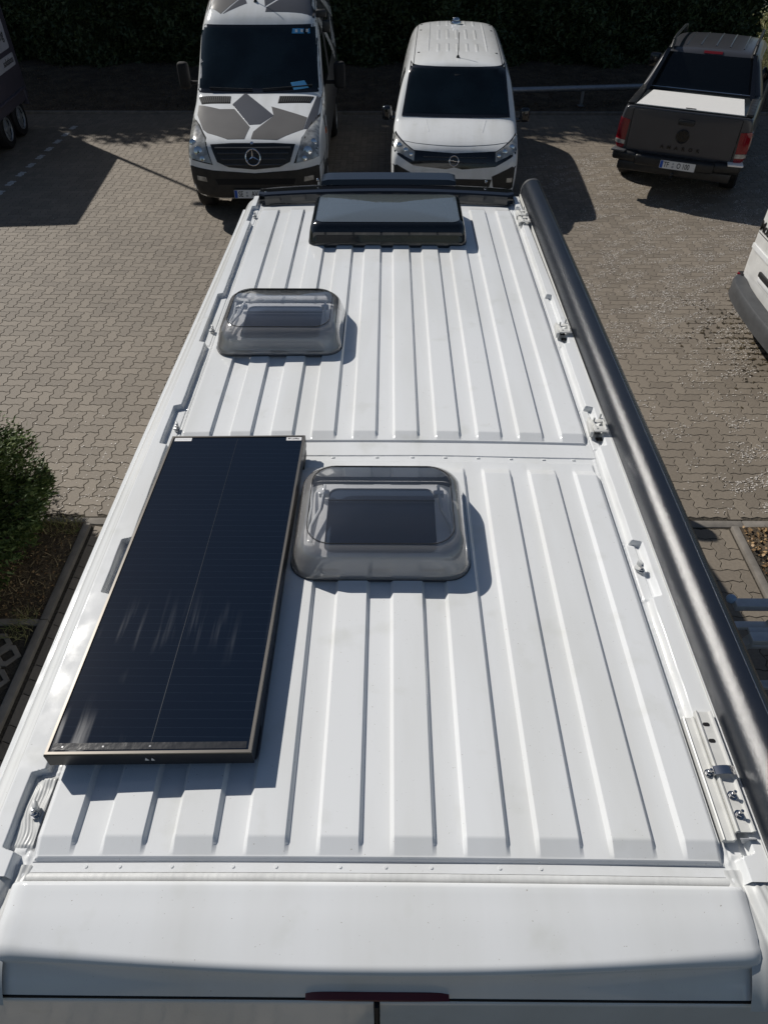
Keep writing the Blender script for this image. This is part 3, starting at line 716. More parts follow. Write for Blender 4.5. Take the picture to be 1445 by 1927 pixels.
roof_panel('rear_roof_panel', 0.537, 1.905, 0.547, 1.862, [-0.632, -0.475, -0.312, -0.150, 0.014, 0.176, 0.337, 0.500, 0.663], [-0.698, -0.540, -0.381, -0.220, -0.056, 0.108, 0.271, 0.434, 0.596])
roof_panel('front_roof_panel', 2.012, 4.36, 2.022, 4.30, [-0.598, -0.443, -0.289, -0.133, 0.023, 0.180, 0.336, 0.492, 0.652], [-0.670, -0.515, -0.357, -0.199, -0.043, 0.114, 0.271, 0.427, 0.584])
# flanges (cross members) with overlapped seam
FL = RZ - VAL - .0095
def flat(name, y0, y1, zf, m='white', n=70, ny=24): return grid(name, np.linspace(XL - .02, XR + .02, n), np.linspace(y0, y1, ny), lambda X, Y: zf(X, Y) + crown(X), M[m], van, ang=50)
flat('cross_seam', 1.895, 2.020, lambda X, Y: FL - .001 + .0035 * smooth01((Y - 1.937 - .0015 * np.sin(X * 9)) / .003) + 0 * X, ny=90)
bm = B()
bm.free()
for x in (-.20, -.04, .09, .21, .33, .45, .57, .68): obj('seam_notch', box(B(), (x, 1.930 + .0015 * math.sin(x * 9), FL + crown(x) + .001), (.012, .008, .002), .001), M['white'], van)
flat('rear_flange', 0.516, 0.545, lambda X, Y: FL - .001 + 0 * X)
flat('seam_sealant', 0.4955, 0.5175, lambda X, Y: FL - .004 + .005 * np.sin(np.clip((Y - .4955) / .022, 0, 1) * np.pi) ** .6 + .0001 * np.sin(X * 260 + 3 * np.sin(X * 31)), 'ripple_x', n=900, ny=14)
flat('front_flange', 4.35, 4.47, lambda X, Y: FL - .001 - .10 * np.clip(Y - 4.40, 0, 1) + 0 * X)
for x in (-.66, -.585, -.47, -.335, -.24, -.10, .0, .10, .25, .34): obj('spot_weld', cyl(B(), (x, .528, FL + crown(x) - .001), (x, .528, FL + crown(x) + .0006), .0036, 12), M['white'], van)

# rear cap above the doors
def rear_cap():
    n = 90; xs = np.concatenate([[-.8235, -.8215, -.818, -.813, -.807], np.linspace(-.80, .762, n), [.769, .775, .780, .7835, .7855]]); V = []
    for x in xs:
        e = abs(x - XC) / .80; e4 = e ** 4; edge = np.clip((abs(x - XC) - .770) / .034, 0, 1)
        yb = .325 + .045 * e ** 2.2; zt = RZ - .002 - .012 * e ** 2 - .05 * edge ** 2
        pr = [(.4935, zt - .012), (.4925, zt - .004), (.489, zt - .0005), (.482, zt), (.47, zt - .0015), (.44, zt - .0035), (.40, zt - .007), (yb + .02, zt - .010 - (.4 - yb - .02) * .12)]
        r = .018 + .02 * e4; zc = pr[-1][1]
        y0 = pr[-1][0]
        for a in (12, 28, 45, 62, 78, 90): pr.append((y0 - r * math.sin(R(a)) * 1.0, zc - r * 1.1 * (1 - math.cos(R(a)))))
        yl = pr[-1][0]; pr += [((yl + .306) / 2, zc - .06), (.307, zc - .085), (.3055, 2.408)]
        V.append([(x, y, z) for y, z in pr])
    k = len(V[0]); A = np.array(V).reshape(-1, 3); m = len(xs)
    i = (np.arange(m - 1)[:, None] * k + np.arange(k - 1)[None]).ravel(); F = np.stack([i, i + 1, i + k + 1, i + k], 1)
    npobj('rear_cap', A, F, M['white'], van, smooth=True, ang=50)
rear_cap()
bm = B(); pts = []
for s in np.linspace(-1, 1, 25): pts.append((XC + .002 + .146 * s, .3035 + .0, 2.4250 + .0065 * (1 - abs(s) ** 8)))
pts2 = [(x, y, 2.4250 - .0065 * (1 - abs(s) ** 3) - .001) for (x, y, z), s in zip(pts, np.linspace(-1, 1, 25))]
rings(bm, [[(a[0], .312, a[2]) for a in pts] + [(a[0], .312, a[2]) for a in pts2[::-1]], [(a[0], .2985, a[2]) for a in pts] + [(a[0], .2985, a[2]) for a in pts2[::-1]]])
obj('brake_light', bm, M['dark_red_lens'], van)
bm = B(); box(bm, (XC, .318, 2.404), (1.66, .03, .012), .002); obj('door_seal', bm, M['gap'], van)
for s, x0, x1 in ((-1, -.86, -.0235), (1, -.0105, .83)):
    xs = np.linspace(x0, x1, 30); zs = np.concatenate([[2.398, 2.396, 2.392], np.linspace(2.38, .45, 40)])
    V = [[(x, .3005 - (.14 if z < 1.6 else .14 * (2.4 - z) / .8) * .45 + .0, z) if k > 1 else (x, .304 if k == 0 else .3015, z) for x in xs] for k, z in enumerate(zs)]
    nx = len(xs); A = np.array(V).reshape(-1, 3); i = (np.arange(len(zs) - 1)[:, None] * nx + np.arange(nx - 1)[None]).ravel()
    d = npobj('rear_door', A, np.stack([i, i + 1, i + nx + 1, i + nx], 1), M['white'], van, smooth=True)
bm = B(); box(bm, (-.017, .300, 1.45), (.009, .016, 1.88), .002, rx=R(0)); obj('door_gap_seal', bm, M['rubber'], van)

# ---- side strips: flange, gutter wall with pockets, shoulder, fall to the side wall
POCK = [(.555, .735), (1.28, 1.505), (1.99, 2.235), (2.72, 3.18), (4.10, 4.33)]
def side_strip(name, s):
    xe = XL if s < 0 else XR
    us = np.unique(np.round(np.concatenate([np.linspace(0, .075, 51), np.linspace(.075, .125, 12), np.linspace(.125, .20, 26)]), 5))
    ys = np.unique(np.round(np.concatenate([np.linspace(.50, 4.50, 700)] + [np.concatenate([np.linspace(a - .012, a + .012, 13), np.linspace(b - .012, b + .012, 13)]) for a, b in POCK]), 5))
    taper = lambda Y: -.045 * smooth01((Y - 1.2) / 3.4)
    Uu, Y = np.meshgrid(us, ys)
    pk = np.zeros_like(Y)
    for a, b in POCK: pk = np.maximum(pk, smooth01((Y - a + .006) / .012) * smooth01((b + .006 - Y) / .012))
    wall = .031 + .030 * pk + .0006 * np.sin(Y * 40)
    hi = smooth01((Uu - wall) / .011)
    hi2 = smooth01((Uu - .031) / .011)
    z = FL - .006 + (.026) * hi
    # little stiffening emboss on each pocket floor, sealant bead along the panel edge
    z = z + pk * (1 - hi) * .004 * smooth01((Uu - .022) / .004) * smooth01((.054 - Uu) / .004) 
    z = z + .0035 * np.exp(-((Uu - .016 - .0012 * np.sin(Y * 23)) / .006) ** 2) * (.7 + .3 * np.sin(Y * 310 + 2 * np.sin(Y * 50)))
    z = z - .0014 * smooth01((Uu - .050) / .07) * hi
    r = np.clip((Uu - .112) / .075, 0, 1); z = z - .010 * smooth01(r * 3) - .062 * r ** 2.2 - .01 * smooth01((Uu - .108) / .006)
    X = xe + s * (Uu * 1.0) ; X = X - s * np.where(Uu > .075, 1, Uu / .075) * (-taper(Y)) * np.clip((Uu - .06) / .06, 0, 1)
    z = z + crown(X) * .6
    # body seam across the shoulder
    z = z - .0035 * np.exp(-((Y - 2.945 - .02 * (Uu - .1)) / .004) ** 2) * smooth01((Uu - .05) / .01)
    V = np.stack([X, Y, z], -1); 
    # continue down as the side wall
    last = V[:, -1]; rows = []
    for dz, dx in ((.05, .010), (.15, .022), (.4, .05), (.8, .085), (1.3, .10), (1.9, .10), (2.05, .06)):
        q = last.copy(); q[:, 2] -= dz; q[:, 0] += s * dx; rows.append(q)
    V = np.concatenate([V, np.stack(rows, 1)], 1); nx = V.shape[1]
    i = (np.arange(len(ys) - 1)[:, None] * nx + np.arange(nx - 1)[None]).ravel(); F = np.stack([i, i + 1, i + nx + 1, i + nx], 1)
    return npobj(name, V.reshape(-1, 3), F, M['white'], van, smooth=True, ang=60)
side_strip('left_side_panel', -1); side_strip('right_side_panel', 1)
# rear corner joints with thick brushed sealant
def corner(s):
    xe = (XL if s < 0 else XR); us = np.linspace(0, .20, 60); ys = np.linspace(.290, .53, 70); Uu, Y = np.meshgrid(us, ys)
    t = smooth01((.50 - Y) / .2)
    X = xe + s * Uu
    z = FL - .012 + .018 * smooth01((Uu - .030 - .02 * t) / .02) - .07 * np.clip((Uu - .10) / .09, 0, 1) ** 2 - .085 * np.clip((.40 - Y) / .11, 0, 1) ** 2
    z = z + .004 * np.exp(-((Uu - .018 - .018 * t) / .012) ** 2) + .0012 * np.sin(Uu * 420 + 6 * np.sin(Y * 12)) * smooth01((Y - .36) / .1) + .002 * np.sin(Y * 70 + 30 * Uu) * np.exp(-((Y - .51) / .02) ** 2)
    V = np.stack([X, Y, z], -1).reshape(-1, 3); nx = len(us); i = (np.arange(len(ys) - 1)[:, None] * nx + np.arange(nx - 1)[None]).ravel()
    npobj('corner_joint', V, np.stack([i, i + 1, i + nx + 1, i + nx], 1), M['sealant'], van, smooth=True, ang=60)
corner(-1); corner(1)
# pocket bolts (rail fixing points)
def stud(name, x, y, z, m='steel', h=.022, parent=None, washer=.011):
    bm = B(); cyl(bm, (x, y, z), (x, y, z + .002), washer, 18); cyl(bm, (x, y, z + .002), (x, y, z + .009), .0075, 6, bev=.001); cyl(bm, (x, y, z + .009), (x, y, z + h), .0038, 10, bev=.001)
    return obj(name, bm, M[m], parent or van)
for x, y in ((-.815, .645), (-.813, 2.10), (-.815, 2.84), (-.812, 4.20), (.778, 1.40)):
    bm = B(); cyl(bm, (x, y, FL - .004), (x, y, FL + .003), .012, 16, bev=.001); box(bm, (x + .004, y + .006, FL + .012), (.010, .022, .022), .004, rz=.4); obj('fixing_clip', bm, M['sealant'], van)
    stud('bolt', x + .006, y - .008, FL - .002)
# brushed sealant smeared over the nearest left pocket
def brushed():
    xs = np.linspace(-.846, -.789, 60); ys = np.linspace(.560, .733, 90)
    def zf(X, Y):
        e = smooth01((X + .846) / .006) * smooth01((-.789 - X) / .004) * smooth01((Y - .560) / .012) * smooth01((.733 - Y) / .012)
        return FL - .0125 + e * (.006 + .0005 * np.sin(X * 800 + 5 * np.sin(Y * 30) + 2 * np.sin(Y * 71)) + .0014 * np.sin(X * 160 + 3 * np.sin(Y * 22)) + .0012 * np.sin(Y * 95 + X * 60) * smooth01((Y - .69) / .02))
    grid('brushed_sealant', xs, ys, zf, M['sealant'], van, ang=60)
brushed()

# cab: roof front slope, windscreen, bonnet (mostly hidden from here, but it shades the ground)
def cab():
    half = lambda w, zt, zb=.38: [(0, zb), (w * .85, zb), (w * .99, zb + .12), (w, min(1.0, zt * .6 + .2)), (w * .985, min(1.35, zt - .12)), (w * .93, zt - .10 if zt < 1.5 else 1.35 + (zt - 1.35) * .55), (w * (.86 if zt > 1.6 else .88), zt - .03), (w * .45, zt), (0, zt + .01)]
    st_ = [(4.20, half(.955, 2.42)), (4.42, half(.955, 2.41)), (4.95, half(.96, 2.33)), (5.35, half(.965, 2.20)), (5.75, half(.975, 1.95)), (6.15, half(.985, 1.60)), (6.35, half(1.0, 1.38)), (6.45, half(1.0, 1.30)), (6.7, half(.99, 1.12)), (6.9, half(.96, .98)), (6.98, half(.90, .75))]
    rt = rmat(van).inverted()
    st2 = [(y - 3.3, h) for y, h in st_]
    o, b = cage('cab_body', st2, M['white'], van)
    decal('windscreen', b, [(-.86, 1.42), (.86, 1.42), (.76, 2.22), (-.76, 2.22)], 'y-', M['winglass'], van, step=.12)
    decal('grille', b, [(-.5, .62), (.5, .62), (.55, .85), (-.55, .85)], 'y-', M['black_plastic'], van, step=.12)
    for s in (-1, 1):
        decal('headlight', b, [(s * .6, .85), (s * .86, .88), (s * .88, 1.12), (s * .74, 1.08)], 'y-', M['clear_lens'], van, step=.1)
        bm = B(); box(bm, (s * 1.10, 2.10, 1.66), (.20, .14, .40), .05); box(bm, (s * 1.0, 2.10, 1.5), (.12, .06, .06), .02); objl('wing_mirror', bm, M['black_plastic'], van)
        for y in (2.65, -1.95): wheel(van, (s * .93, y, .34), .34, .22, s)
cab()
bm = B(); box(bm, (XC, 2.35, .42), (1.96, 4.0, .2), .03); obj('floor', bm, M['black_plastic'], van)
bm = B(); box(bm, (XC, .22, .42), (1.9, .16, .22), .05); obj('rear_bumper', bm, M['grey_plastic'], van)
bm = B(); prism(bm, [(4.33, 2.47), (4.40, 2.47), (4.36, 2.0), (4.33, 2.0)], 'x', XC - .86, XC + .86); obj('cab_bulkhead', bm, M['white'], van)

# black wind deflector across the front edge of the roof
def deflector():
    root = None; n = 40; bm = B(); rr = []
    for k in range(n + 1):
        s = -1 + 2 * k / n; x = XC + .790 * s; bow = .075 * (1 - s * s) ; y0 = 4.375 + bow * .6; zb = 2.505 - .012 * s * s
        pr = [(y0, zb + .004), (y0 + .004, zb + .052), (y0 + .012, zb + .060), (y0 + .045, zb + .064), (y0 + .052, zb + .057), (y0 + .13, zb + .056), (y0 + .24 - .02 * abs(s), zb + .030), (y0 + .235 - .02 * abs(s), zb + .0), (y0 + .05, zb + .002)]
        if k in (0, n): pr = [(y0 + .03 + (a - y0) * .8, b) for a, b in pr]
        rr.append([(x, a, b) for a, b in pr])
    rings(bm, rr); d = obj('wind_deflector', bm, M['gloss_black'], van, ang=28)
    bm = B(); rr = []
    for k in range(21):
        s = -1 + 2 * k / 20; x = XC + .015 + .425 * s; bow = .075 * (1 - (s * .54) ** 2); y0 = 4.375 + bow * .6; e = 1 if abs(s) < .96 else .72
        pr = [(y0 + .135, 2.560), (y0 + .145, 2.560 + .030 * e), (y0 + .26, 2.560 + .034 * e), (y0 + .30, 2.548 + .016 * e), (y0 + .29, 2.535)]
        rr.append([(x, a, b) for a, b in pr])
    rings(bm, rr); obj('hump', bm, M['gloss_black'], d, ang=28)
    for x, y, z in ((-.765, 4.43, 2.553), (-.77, 4.40, 2.530), (-.455, 4.60, 2.575), (.62, 4.60, 2.565)):
        bm = B(); bmesh.ops.create_uvsphere(bm, u_segments=12, v_segments=8, radius=.008, matrix=Matrix.Translation((x, y, z))); obj('screw_head', bm, M['chrome'], d)
deflector()

# ---- solar panel
def solar():
    c = [(-.798, .736), (-.314, .745), (-.2955, 1.946), (-.772, 1.937)]; zt = 2.5865; zb = zt - .051
    p = None
    bm = B(); outer = [Vector(q) for q in c]; cen = sum(outer, Vector((0, 0))) / 4
    def ins(d):
        out = []
        for i in range(4):
            a, b, e = outer[i - 1], outer[i], outer[(i + 1) % 4]; n1 = (b - a).normalized(); n2 = (e - b).normalized()
            out.append(b + (Vector((-n1.y, n1.x)) + Vector((-n2.y, n2.x))) * d)
        return out
    rings(bm, [[(q.x, q.y, zb) for q in outer], [(q.x, q.y, zt - .004) for q in outer], [(q.x, q.y, zt - .0025) for q in ins(.0008)]], cap=False)
    fr = obj('solar_panel', bm, M['solarframe'], van, smooth=False)
    bm = B(); i8 = ins(.0085); i0 = ins(.0008)
    rings(bm, [[(q.x, q.y, zt - .0025) for q in i0], [(q.x, q.y, zt) for q in ins(.002)], [(q.x, q.y, zt) for q in i8], [(q.x, q.y, zt - .004) for q in i8]], cap=False)
    obj('rim', bm, M['solarrim'], fr, smooth=False)
    bm = B(); bm.faces.new([bm.verts.new((q.x, q.y, zt - .003)) for q in ins(.0082)]); obj('glass', bm, M['solar'], fr, smooth=False)
    bm = B(); bm.faces.new([bm.verts.new((q.x, q.y, zb + .001)) for q in ins(.002)][::-1]); obj('back_sheet', bm, M['solarframe'], fr, smooth=False)
    M['busbar'] = mat('busbar', (0.022, 0.030, 0.042), .3, metal=.2)
    bm = B(); box(bm, (-.545, 1.342, zt - .0027), (.0011, 1.165, .0005), rz=R(-.98)); obj('centre_busbar', bm, M['busbar'], fr, smooth=False)
    M['ribbon'] = mat('edge_ribbon', (0.022, 0.024, 0.028), .22, bump=.5, bscale=40)
    bm = B(); box(bm, (-.556, .7625, zt - .0027), (.455, .017, .0006), rz=R(1.05)); obj('end_ribbon', bm, M['ribbon'], fr, smooth=False)
    for x in (-.76, -.665, -.555): obj('solder_dot', box(B(), (x, .7615 + (x + .55) * .018, zt - .0022), (.004, .004, .001)), M['steel'], fr, smooth=False)
    for x, w in ((-.728, .060), (-.334, .054)):
        bm = B(); box(bm, (x, 1.922 + (x + .55) * .018, zt - .0024), (w, .018, .0008), rz=R(1.0)); s = obj('type_label', bm, M['sticker'], fr, smooth=False)
        bm = B()
        g = random.Random(int(w * 1e4)); xx = x - w / 2 + .006
        while xx < x + w / 2 - .008:
            q = g.uniform(.001, .005); box(bm, (xx + q / 2, 1.922 + (x + .55) * .018 + g.choice((0, .0015)), zt - .0018), (q, .0075 if x > -.5 else .002, .0003), rz=R(1.0)); xx += q + g.uniform(.0012, .003)
        obj('barcode', bm, M['ink'] if x > -.5 else M['galv'], s, smooth=False)
    for x, w in ((-.562, .010), (-.548, .008)): obj('warning_triangle', prism(B(), [(x - w / 2, zt - .028), (x + w / 2, zt - .028), (x - w * .1, zt - .016)], 'y', .7395, .7385), M['sticker'], fr, smooth=False)
    for x, y in ((-.74, .80), (-.36, .81), (-.73, 1.88), (-.34, 1.885)): obj('mounting_foot', box(B(), (x, y, 2.522), (.09, .09, .030), .004), M['black_plastic'], fr)
solar()

# ---- roof hatches
def ring_at(cx, cy, hx, hy, r, z, n=8, bow=0.0):
    out = []
    for x, y in rrect(hx, hy, r, n, cx, cy):
        out.append((x, y, z - bow * ((x - cx) / hx) ** 2))
    return out
def skylight(cx, cy, label):
    """small square hatch: clear smoky dome, moulded skirt, inner frame with folding arms and dark blind"""
    h = .272; hy = .218
    prof = [(0, 0, -.012), (.004, .004, .0), (.003, .003, .012), (-.002, -.001, .024), (-.004, -.003, .030), (-.008, -.006, .052), (-.015, -.012, .075), (-.025, -.020, .092), (-.038, -.032, .104), (-.050, -.044, .110)]
    bm = B(); rings(bm, [ring_at(cx, cy, h + a, hy + b, .075 + (.0 if z < .05 else .01), RZ + z, 10) for a, b, z in prof], cap=False); base = obj('roof_hatch', bm, M['acrylic_skirt'], van, ang=60); base['label'] = label
    # inner frame
    bm = B()
    rings(bm, [ring_at(cx, cy, h - .045, hy - .045, .05, RZ - .006), ring_at(cx, cy, h - .048, hy - .048, .05, RZ + .030), ring_at(cx, cy, h - .056, hy - .054, .045, RZ + .038), ring_at(cx, cy, h - .098, hy - .072, .03, RZ + .038), ring_at(cx, cy, h - .101, hy - .075, .03, RZ + .02)], cap=False)
    obj('inner_frame', bm, M['greyinner'], base)
    bm = B(); rings(bm, [ring_at(cx, cy, h - .092, hy - .068, .03, RZ + .030), ring_at(cx, cy, h - .092, hy - .068, .03, RZ + .033)]); obj('blind', bm, M['screen'], base)
    bm = B(); box(bm, (cx, cy + .085, RZ + .040), (.35, .006, .006), .002); obj('blind_bar', bm, M['black_plastic'], base)
    for s in (-1, 1):
        bm = B(); x = cx + s * (h - .085)
        tube(bm, [(x, cy + .10, RZ + .062), (x + s * .004, cy + .02, RZ + .066), (x + s * .030, cy - .06, RZ + .066), (x + s * .034, cy - .14, RZ + .062)], .006, 8)
        tube(bm, [(x + s * .045, cy + .14, RZ + .056), (x + s * .036, cy + .03, RZ + .058), (x + s * .046, cy - .08, RZ + .058), (x + s * .040, cy - .165, RZ + .056)], .0045, 8)
        box(bm, (x, cy + .095, RZ + .060), (.034, .022, .020), .004); box(bm, (x, cy + .115, RZ + .066), (.010, .03, .012), .003)
        obj('hinge_arm', bm, M['inner_clear'], base)
        bm = B(); box(bm, (x + s * .030, cy - .155, RZ + .060), (.030, .040, .026), .006); box(bm, (x + s * .028, cy - .120, RZ + .062), (.014, .03, .022), .004); cyl(bm, (x + s * .012, cy - .165, RZ + .066), (x + s * .034, cy - .165, RZ + .066), .007, 12); obj('latch', bm, M['inner_clear'], base)
    bm = B(); rings(bm, [ring_at(cx, cy, h + .004, hy + .004, .075, RZ - .008, 10), ring_at(cx, cy, h + .006, hy + .006, .077, RZ + .001, 10), ring_at(cx, cy, h - .01, hy - .01, .07, RZ + .0, 10)], cap=False); obj('base_gasket', bm, M['grey_plastic'], base)
    # lid
    nx = 26; g = [[None] * (nx + 1) for _ in range(nx + 1)]; bm = B()
    ring0 = ring_at(cx, cy, h - .048, hy - .042, .075, RZ + .109, 10)
    rr = [ring0]
    for k in range(1, 9):
        t = 1 - k / 8.0; sc = max(t, .001); rr.append([(cx + (x - cx) * sc, cy + (y - cy) * sc, RZ + .109 + .016 * (1 - sc ** 2.2)) for x, y, z in ring0])
    rings(bm, rr, cap=False); bmesh.ops.remove_doubles(bm, verts=bm.verts, dist=1e-4); obj('lid', bm, M['acrylic'], base, ang=60)
    bm = B(); q = ring_at(cx, cy, h - .049, hy - .043, .075, RZ + .1105, 10); q = q + [q[0]]
    tube(bm, q, .0014, 6); obj('lid_seal', bm, M['gap'], base)
    return base
skylight(-.020, 1.548, 'nearest clear smoky roof hatch right of the solar panel')
skylight(-.478, 2.812, 'clear smoky roof hatch on the left, between solar panel and front')

def front_hatch():
    cx, cy, hx, hy = -.007, 3.985, .438, .255
    prof = [(.0, .0, -.014), (.002, .002, .006), (-.002, -.003, .02), (-.006, -.006, .05), (-.014, -.016, .082), (-.024, -.028, .098), (-.034, -.038, .106), (-.042, -.046, .1085)]
    bm = B(); rings(bm, [ring_at(cx, cy, hx + a, hy + b, .05, RZ + z, 8) for a, b, z in prof], cap=False)
    base = obj('roof_hatch', bm, M['acrylic_band'], van, ang=60); base['label'] = 'wide dark roof hatch at the front edge of the roof'
    ring0 = ring_at(cx, cy, hx - .040, hy - .044, .05, RZ + .108, 8); rr = [ring0]
    for k in range(1, 9):
        t = max(1 - k / 8.0, .001); rr.append([(cx + (x - cx) * t, cy + (y - cy) * t, RZ + .108 + .014 * (1 - t ** 2.4)) for x, y, z in ring0])
    bm = B(); rings(bm, rr, cap=False); bmesh.ops.remove_doubles(bm, verts=bm.verts, dist=1e-4); obj('lid', bm, M['acrylic_dark'], base, ang=60)
    bm = B(); rings(bm, [ring_at(cx, cy, hx - .075, hy - .07, .02, RZ + .055), ring_at(cx, cy, hx - .075, hy - .07, .02, RZ + .06)]); obj('blind', bm, M['sky_acrylic'], base)  # sky reflection is put into the colour of this blind
    obj('hinge_arm', tube(B(), [(cx + .335, cy + .16, RZ + .075), (cx + .345, cy, RZ + .08), (cx + .352, cy - .17, RZ + .072)], .006), M['inner_clear'], base)
    obj('hinge_arm', tube(B(), [(cx - .34, cy + .16, RZ + .075), (cx - .35, cy - .17, RZ + .072)], .004), M['inner_clear'], base)
    bm = B(); q = ring_at(cx, cy, hx - .041, hy - .045, .05, RZ + .1092, 8); tube(bm, q + [q[0]], .0016, 6); obj('lid_seal', bm, M['acrylic_band'], base)
    bm = B(); prism(bm, rrect(hx - .03, .026, .012, 4, 0, 0), 'z', 0, .003); place(bm, (cx, cy - hy + .012, RZ + .044), rx=R(100)); obj('front_inset', bm, M['gloss_black'], base)
front_hatch()

# ---- awning cassette along the right edge, its rail and brackets
def awning():
    xo = .768; y0, y1 = .36, 4.56
    prof = [(.852, 2.462), (.846, 2.480), (.843, 2.505), (.8435, 2.525), (.846, 2.540), (.850, 2.552), (.856, 2.563), (.863, 2.572), (.871, 2.579), (.880, 2.5845), (.890, 2.588), (.902, 2.590), (.912, 2.5905), (.9175, 2.590), (.9182, 2.587), (.9198, 2.587), (.9205, 2.5895), (.932, 2.585), (.943, 2.574), (.951, 2.558), (.957, 2.53), (.959, 2.49), (.955, 2.455), (.94, 2.435), (.87, 2.43)]
    prof = [(.843 + (x - .843) * 1.10, z) for x, z in prof]
    aw = B(); rings(aw, [[(x, y0, z) for x, z in prof], [(x, y1, z) for x, z in prof]]); case = obj('awning', aw, M['anthracite'], van, ang=50)
    bm = B(); tube(bm, [(.9266, y0 + .01, 2.5892), (.9266, y1 - .01, 2.5892)], .0015, 6); obj('trim_line', bm, M['steel'], case)
    bm = B()
    k = [(.90 + (x - .90) * 1.02, 2.515 + (z - 2.515) * 1.02) for x, z in prof]; k2 = [(.90 + (x - .90) * .92, 2.515 + (z - 2.515) * .9) for x, z in prof]
    rings(bm, [[(x, y1 - .003, z) for x, z in k], [(x, y1 + .022, z) for x, z in k], [(x, y1 + .034, z) for x, z in k2]]); obj('end_cap', bm, M['grey_plastic'], case, ang=30)
    bm = B(); rings(bm, [[(x, y0 + .003, z) for x, z in k], [(x, y0 - .03, z) for x, z in k]]); obj('end_cap', bm, M['grey_plastic'], case, ang=30)
    # pale back rail
    bm = B(); rp = [(.8235, 2.452), (.824, 2.490), (.8265, 2.493), (.829, 2.490), (.829, 2.478), (.8345, 2.478), (.835, 2.506), (.8375, 2.509), (.8415, 2.506), (.8415, 2.452)]
    rings(bm, [[(x, y0 + .03, z) for x, z in rp], [(x, y1 - .01, z) for x, z in rp]]); obj('back_rail', bm, M['white_alu'], case, ang=20)
    # small adapters
    for y in (2.10, 2.83, 4.10, 4.20):
        z = FL + .010; bm = B()
        box(bm, (.772, y, z + .002), (.014, .095, .026), .003, rz=R(-4))                       # clamp shoe on the gutter edge
        box(bm, (.803, y - .030, z + .016), (.054, .034, .005), .0015, ry=R(3))                 # bridge to the rail
        box(bm, (.803, y + .022, z + .014), (.050, .020, .005), .0015, ry=R(-8), rz=R(12))
        box(bm, (.783, y - .004, z + .012), (.009, .060, .020), .002, rz=R(14)); box(bm, (.823, y - .002, z + .006), (.006, .070, .030), .002)
        cyl(bm, (.786, y + .018, z + .010), (.786, y + .018, z + .034), .0042, 10, bev=.001); cyl(bm, (.812, y + .036, z + .010), (.815, y + .040, z + .036), .004, 10, bev=.001)
        br = obj('bracket', bm, M['white_alu'], case)
        bm = B(); box(bm, (.804, y - .004, z - .010), (.036, .034, .004), .001); box(bm, (.804, y - .056, z - .012), (.040, .020, .004), .001); obj('bracket_opening', bm, M['gap'], br)
    # long rear bracket
    z0 = FL + .004
    L0, L1 = .600, .897
    bm = B(); pr = [(.7835, z0 - .002), (.7835, z0 + .020), (.786, z0 + .024), (.790, z0 + .022), (.792, z0 + .017), (.818, z0 + .0165), (.822, z0 + .022), (.826, z0 + .022), (.828, z0 - .002), (.825, z0 - .002), (.823, z0 + .013), (.788, z0 + .013), (.787, z0 - .002)]
    rings(bm, [[(x, L0, z) for x, z in pr], [(x, L1, z) for x, z in pr]]); lb = obj('bracket', bm, M['white_alu'], case, ang=20); lb['label'] = 'long slotted rear awning bracket with bolts'
    bm = B(); pr = [(.752, z0 - .004), (.752, z0 + .012), (.755, z0 + .014), (.7575, z0 + .008), (.775, z0 + .008), (.7775, z0 + .015), (.7815, z0 + .013), (.7815, z0 - .004)]
    rings(bm, [[(x, .585, z) for x, z in pr], [(x, .885, z) for x, z in pr]]); obj('gutter_channel', bm, M['white_alu'], lb, ang=20)
    for y in (.862, .818):
        bm = B(); prism(bm, rrect(.0085, .0050, .0048, 5, .803, y), 'z', z0 + .0162, z0 + .0176); obj('slot', bm, M['gap'], lb)
    bm = B(); rr = []
    for k in range(9):
        t = k / 8; x = .777 + .050 * t; zz = z0 + .026 + .006 * math.sin(t * 3.1) ; rr.append([(x, .748, zz), (x, .748, zz + .0025), (x, .727, zz + .0025), (x, .727, zz)])
    rings(bm, rr); box(bm, (.777, .738, z0 + .020), (.0025, .021, .020), .0008); obj('clamp_strap', bm, M['steel'], lb)
    stud('bolt', .770, .738, z0 + .010, parent=lb, h=.022, washer=.010)
    stud('bolt', .804, .682, z0 + .0165, parent=lb, h=.024, washer=.011); stud('bolt', .804, .638, z0 + .0165, parent=lb, h=.024, washer=.011)
    bm = B(); prism(bm, [(.788, z0 + .016), (.826, z0 + .016), (.832, z0 - .006), (.812, z0 - .020), (.80, z0 - .008)], 'y', .585, .5875); obj('end_plate', bm, M['alu'], lb, smooth=False)
    bm = B(); prism(bm, [(.812, .47), (.812, .545), (.822, .553), (.828, .545), (.835, .552), (.852, .548), (.856, .40), (.835, .42)], 'z', 2.455, 2.487); box(bm, (.823, .500, 2.489), (.008, .05, .006), .002); obj('rear_foot', bm, M['black_plastic'], case)
awning()

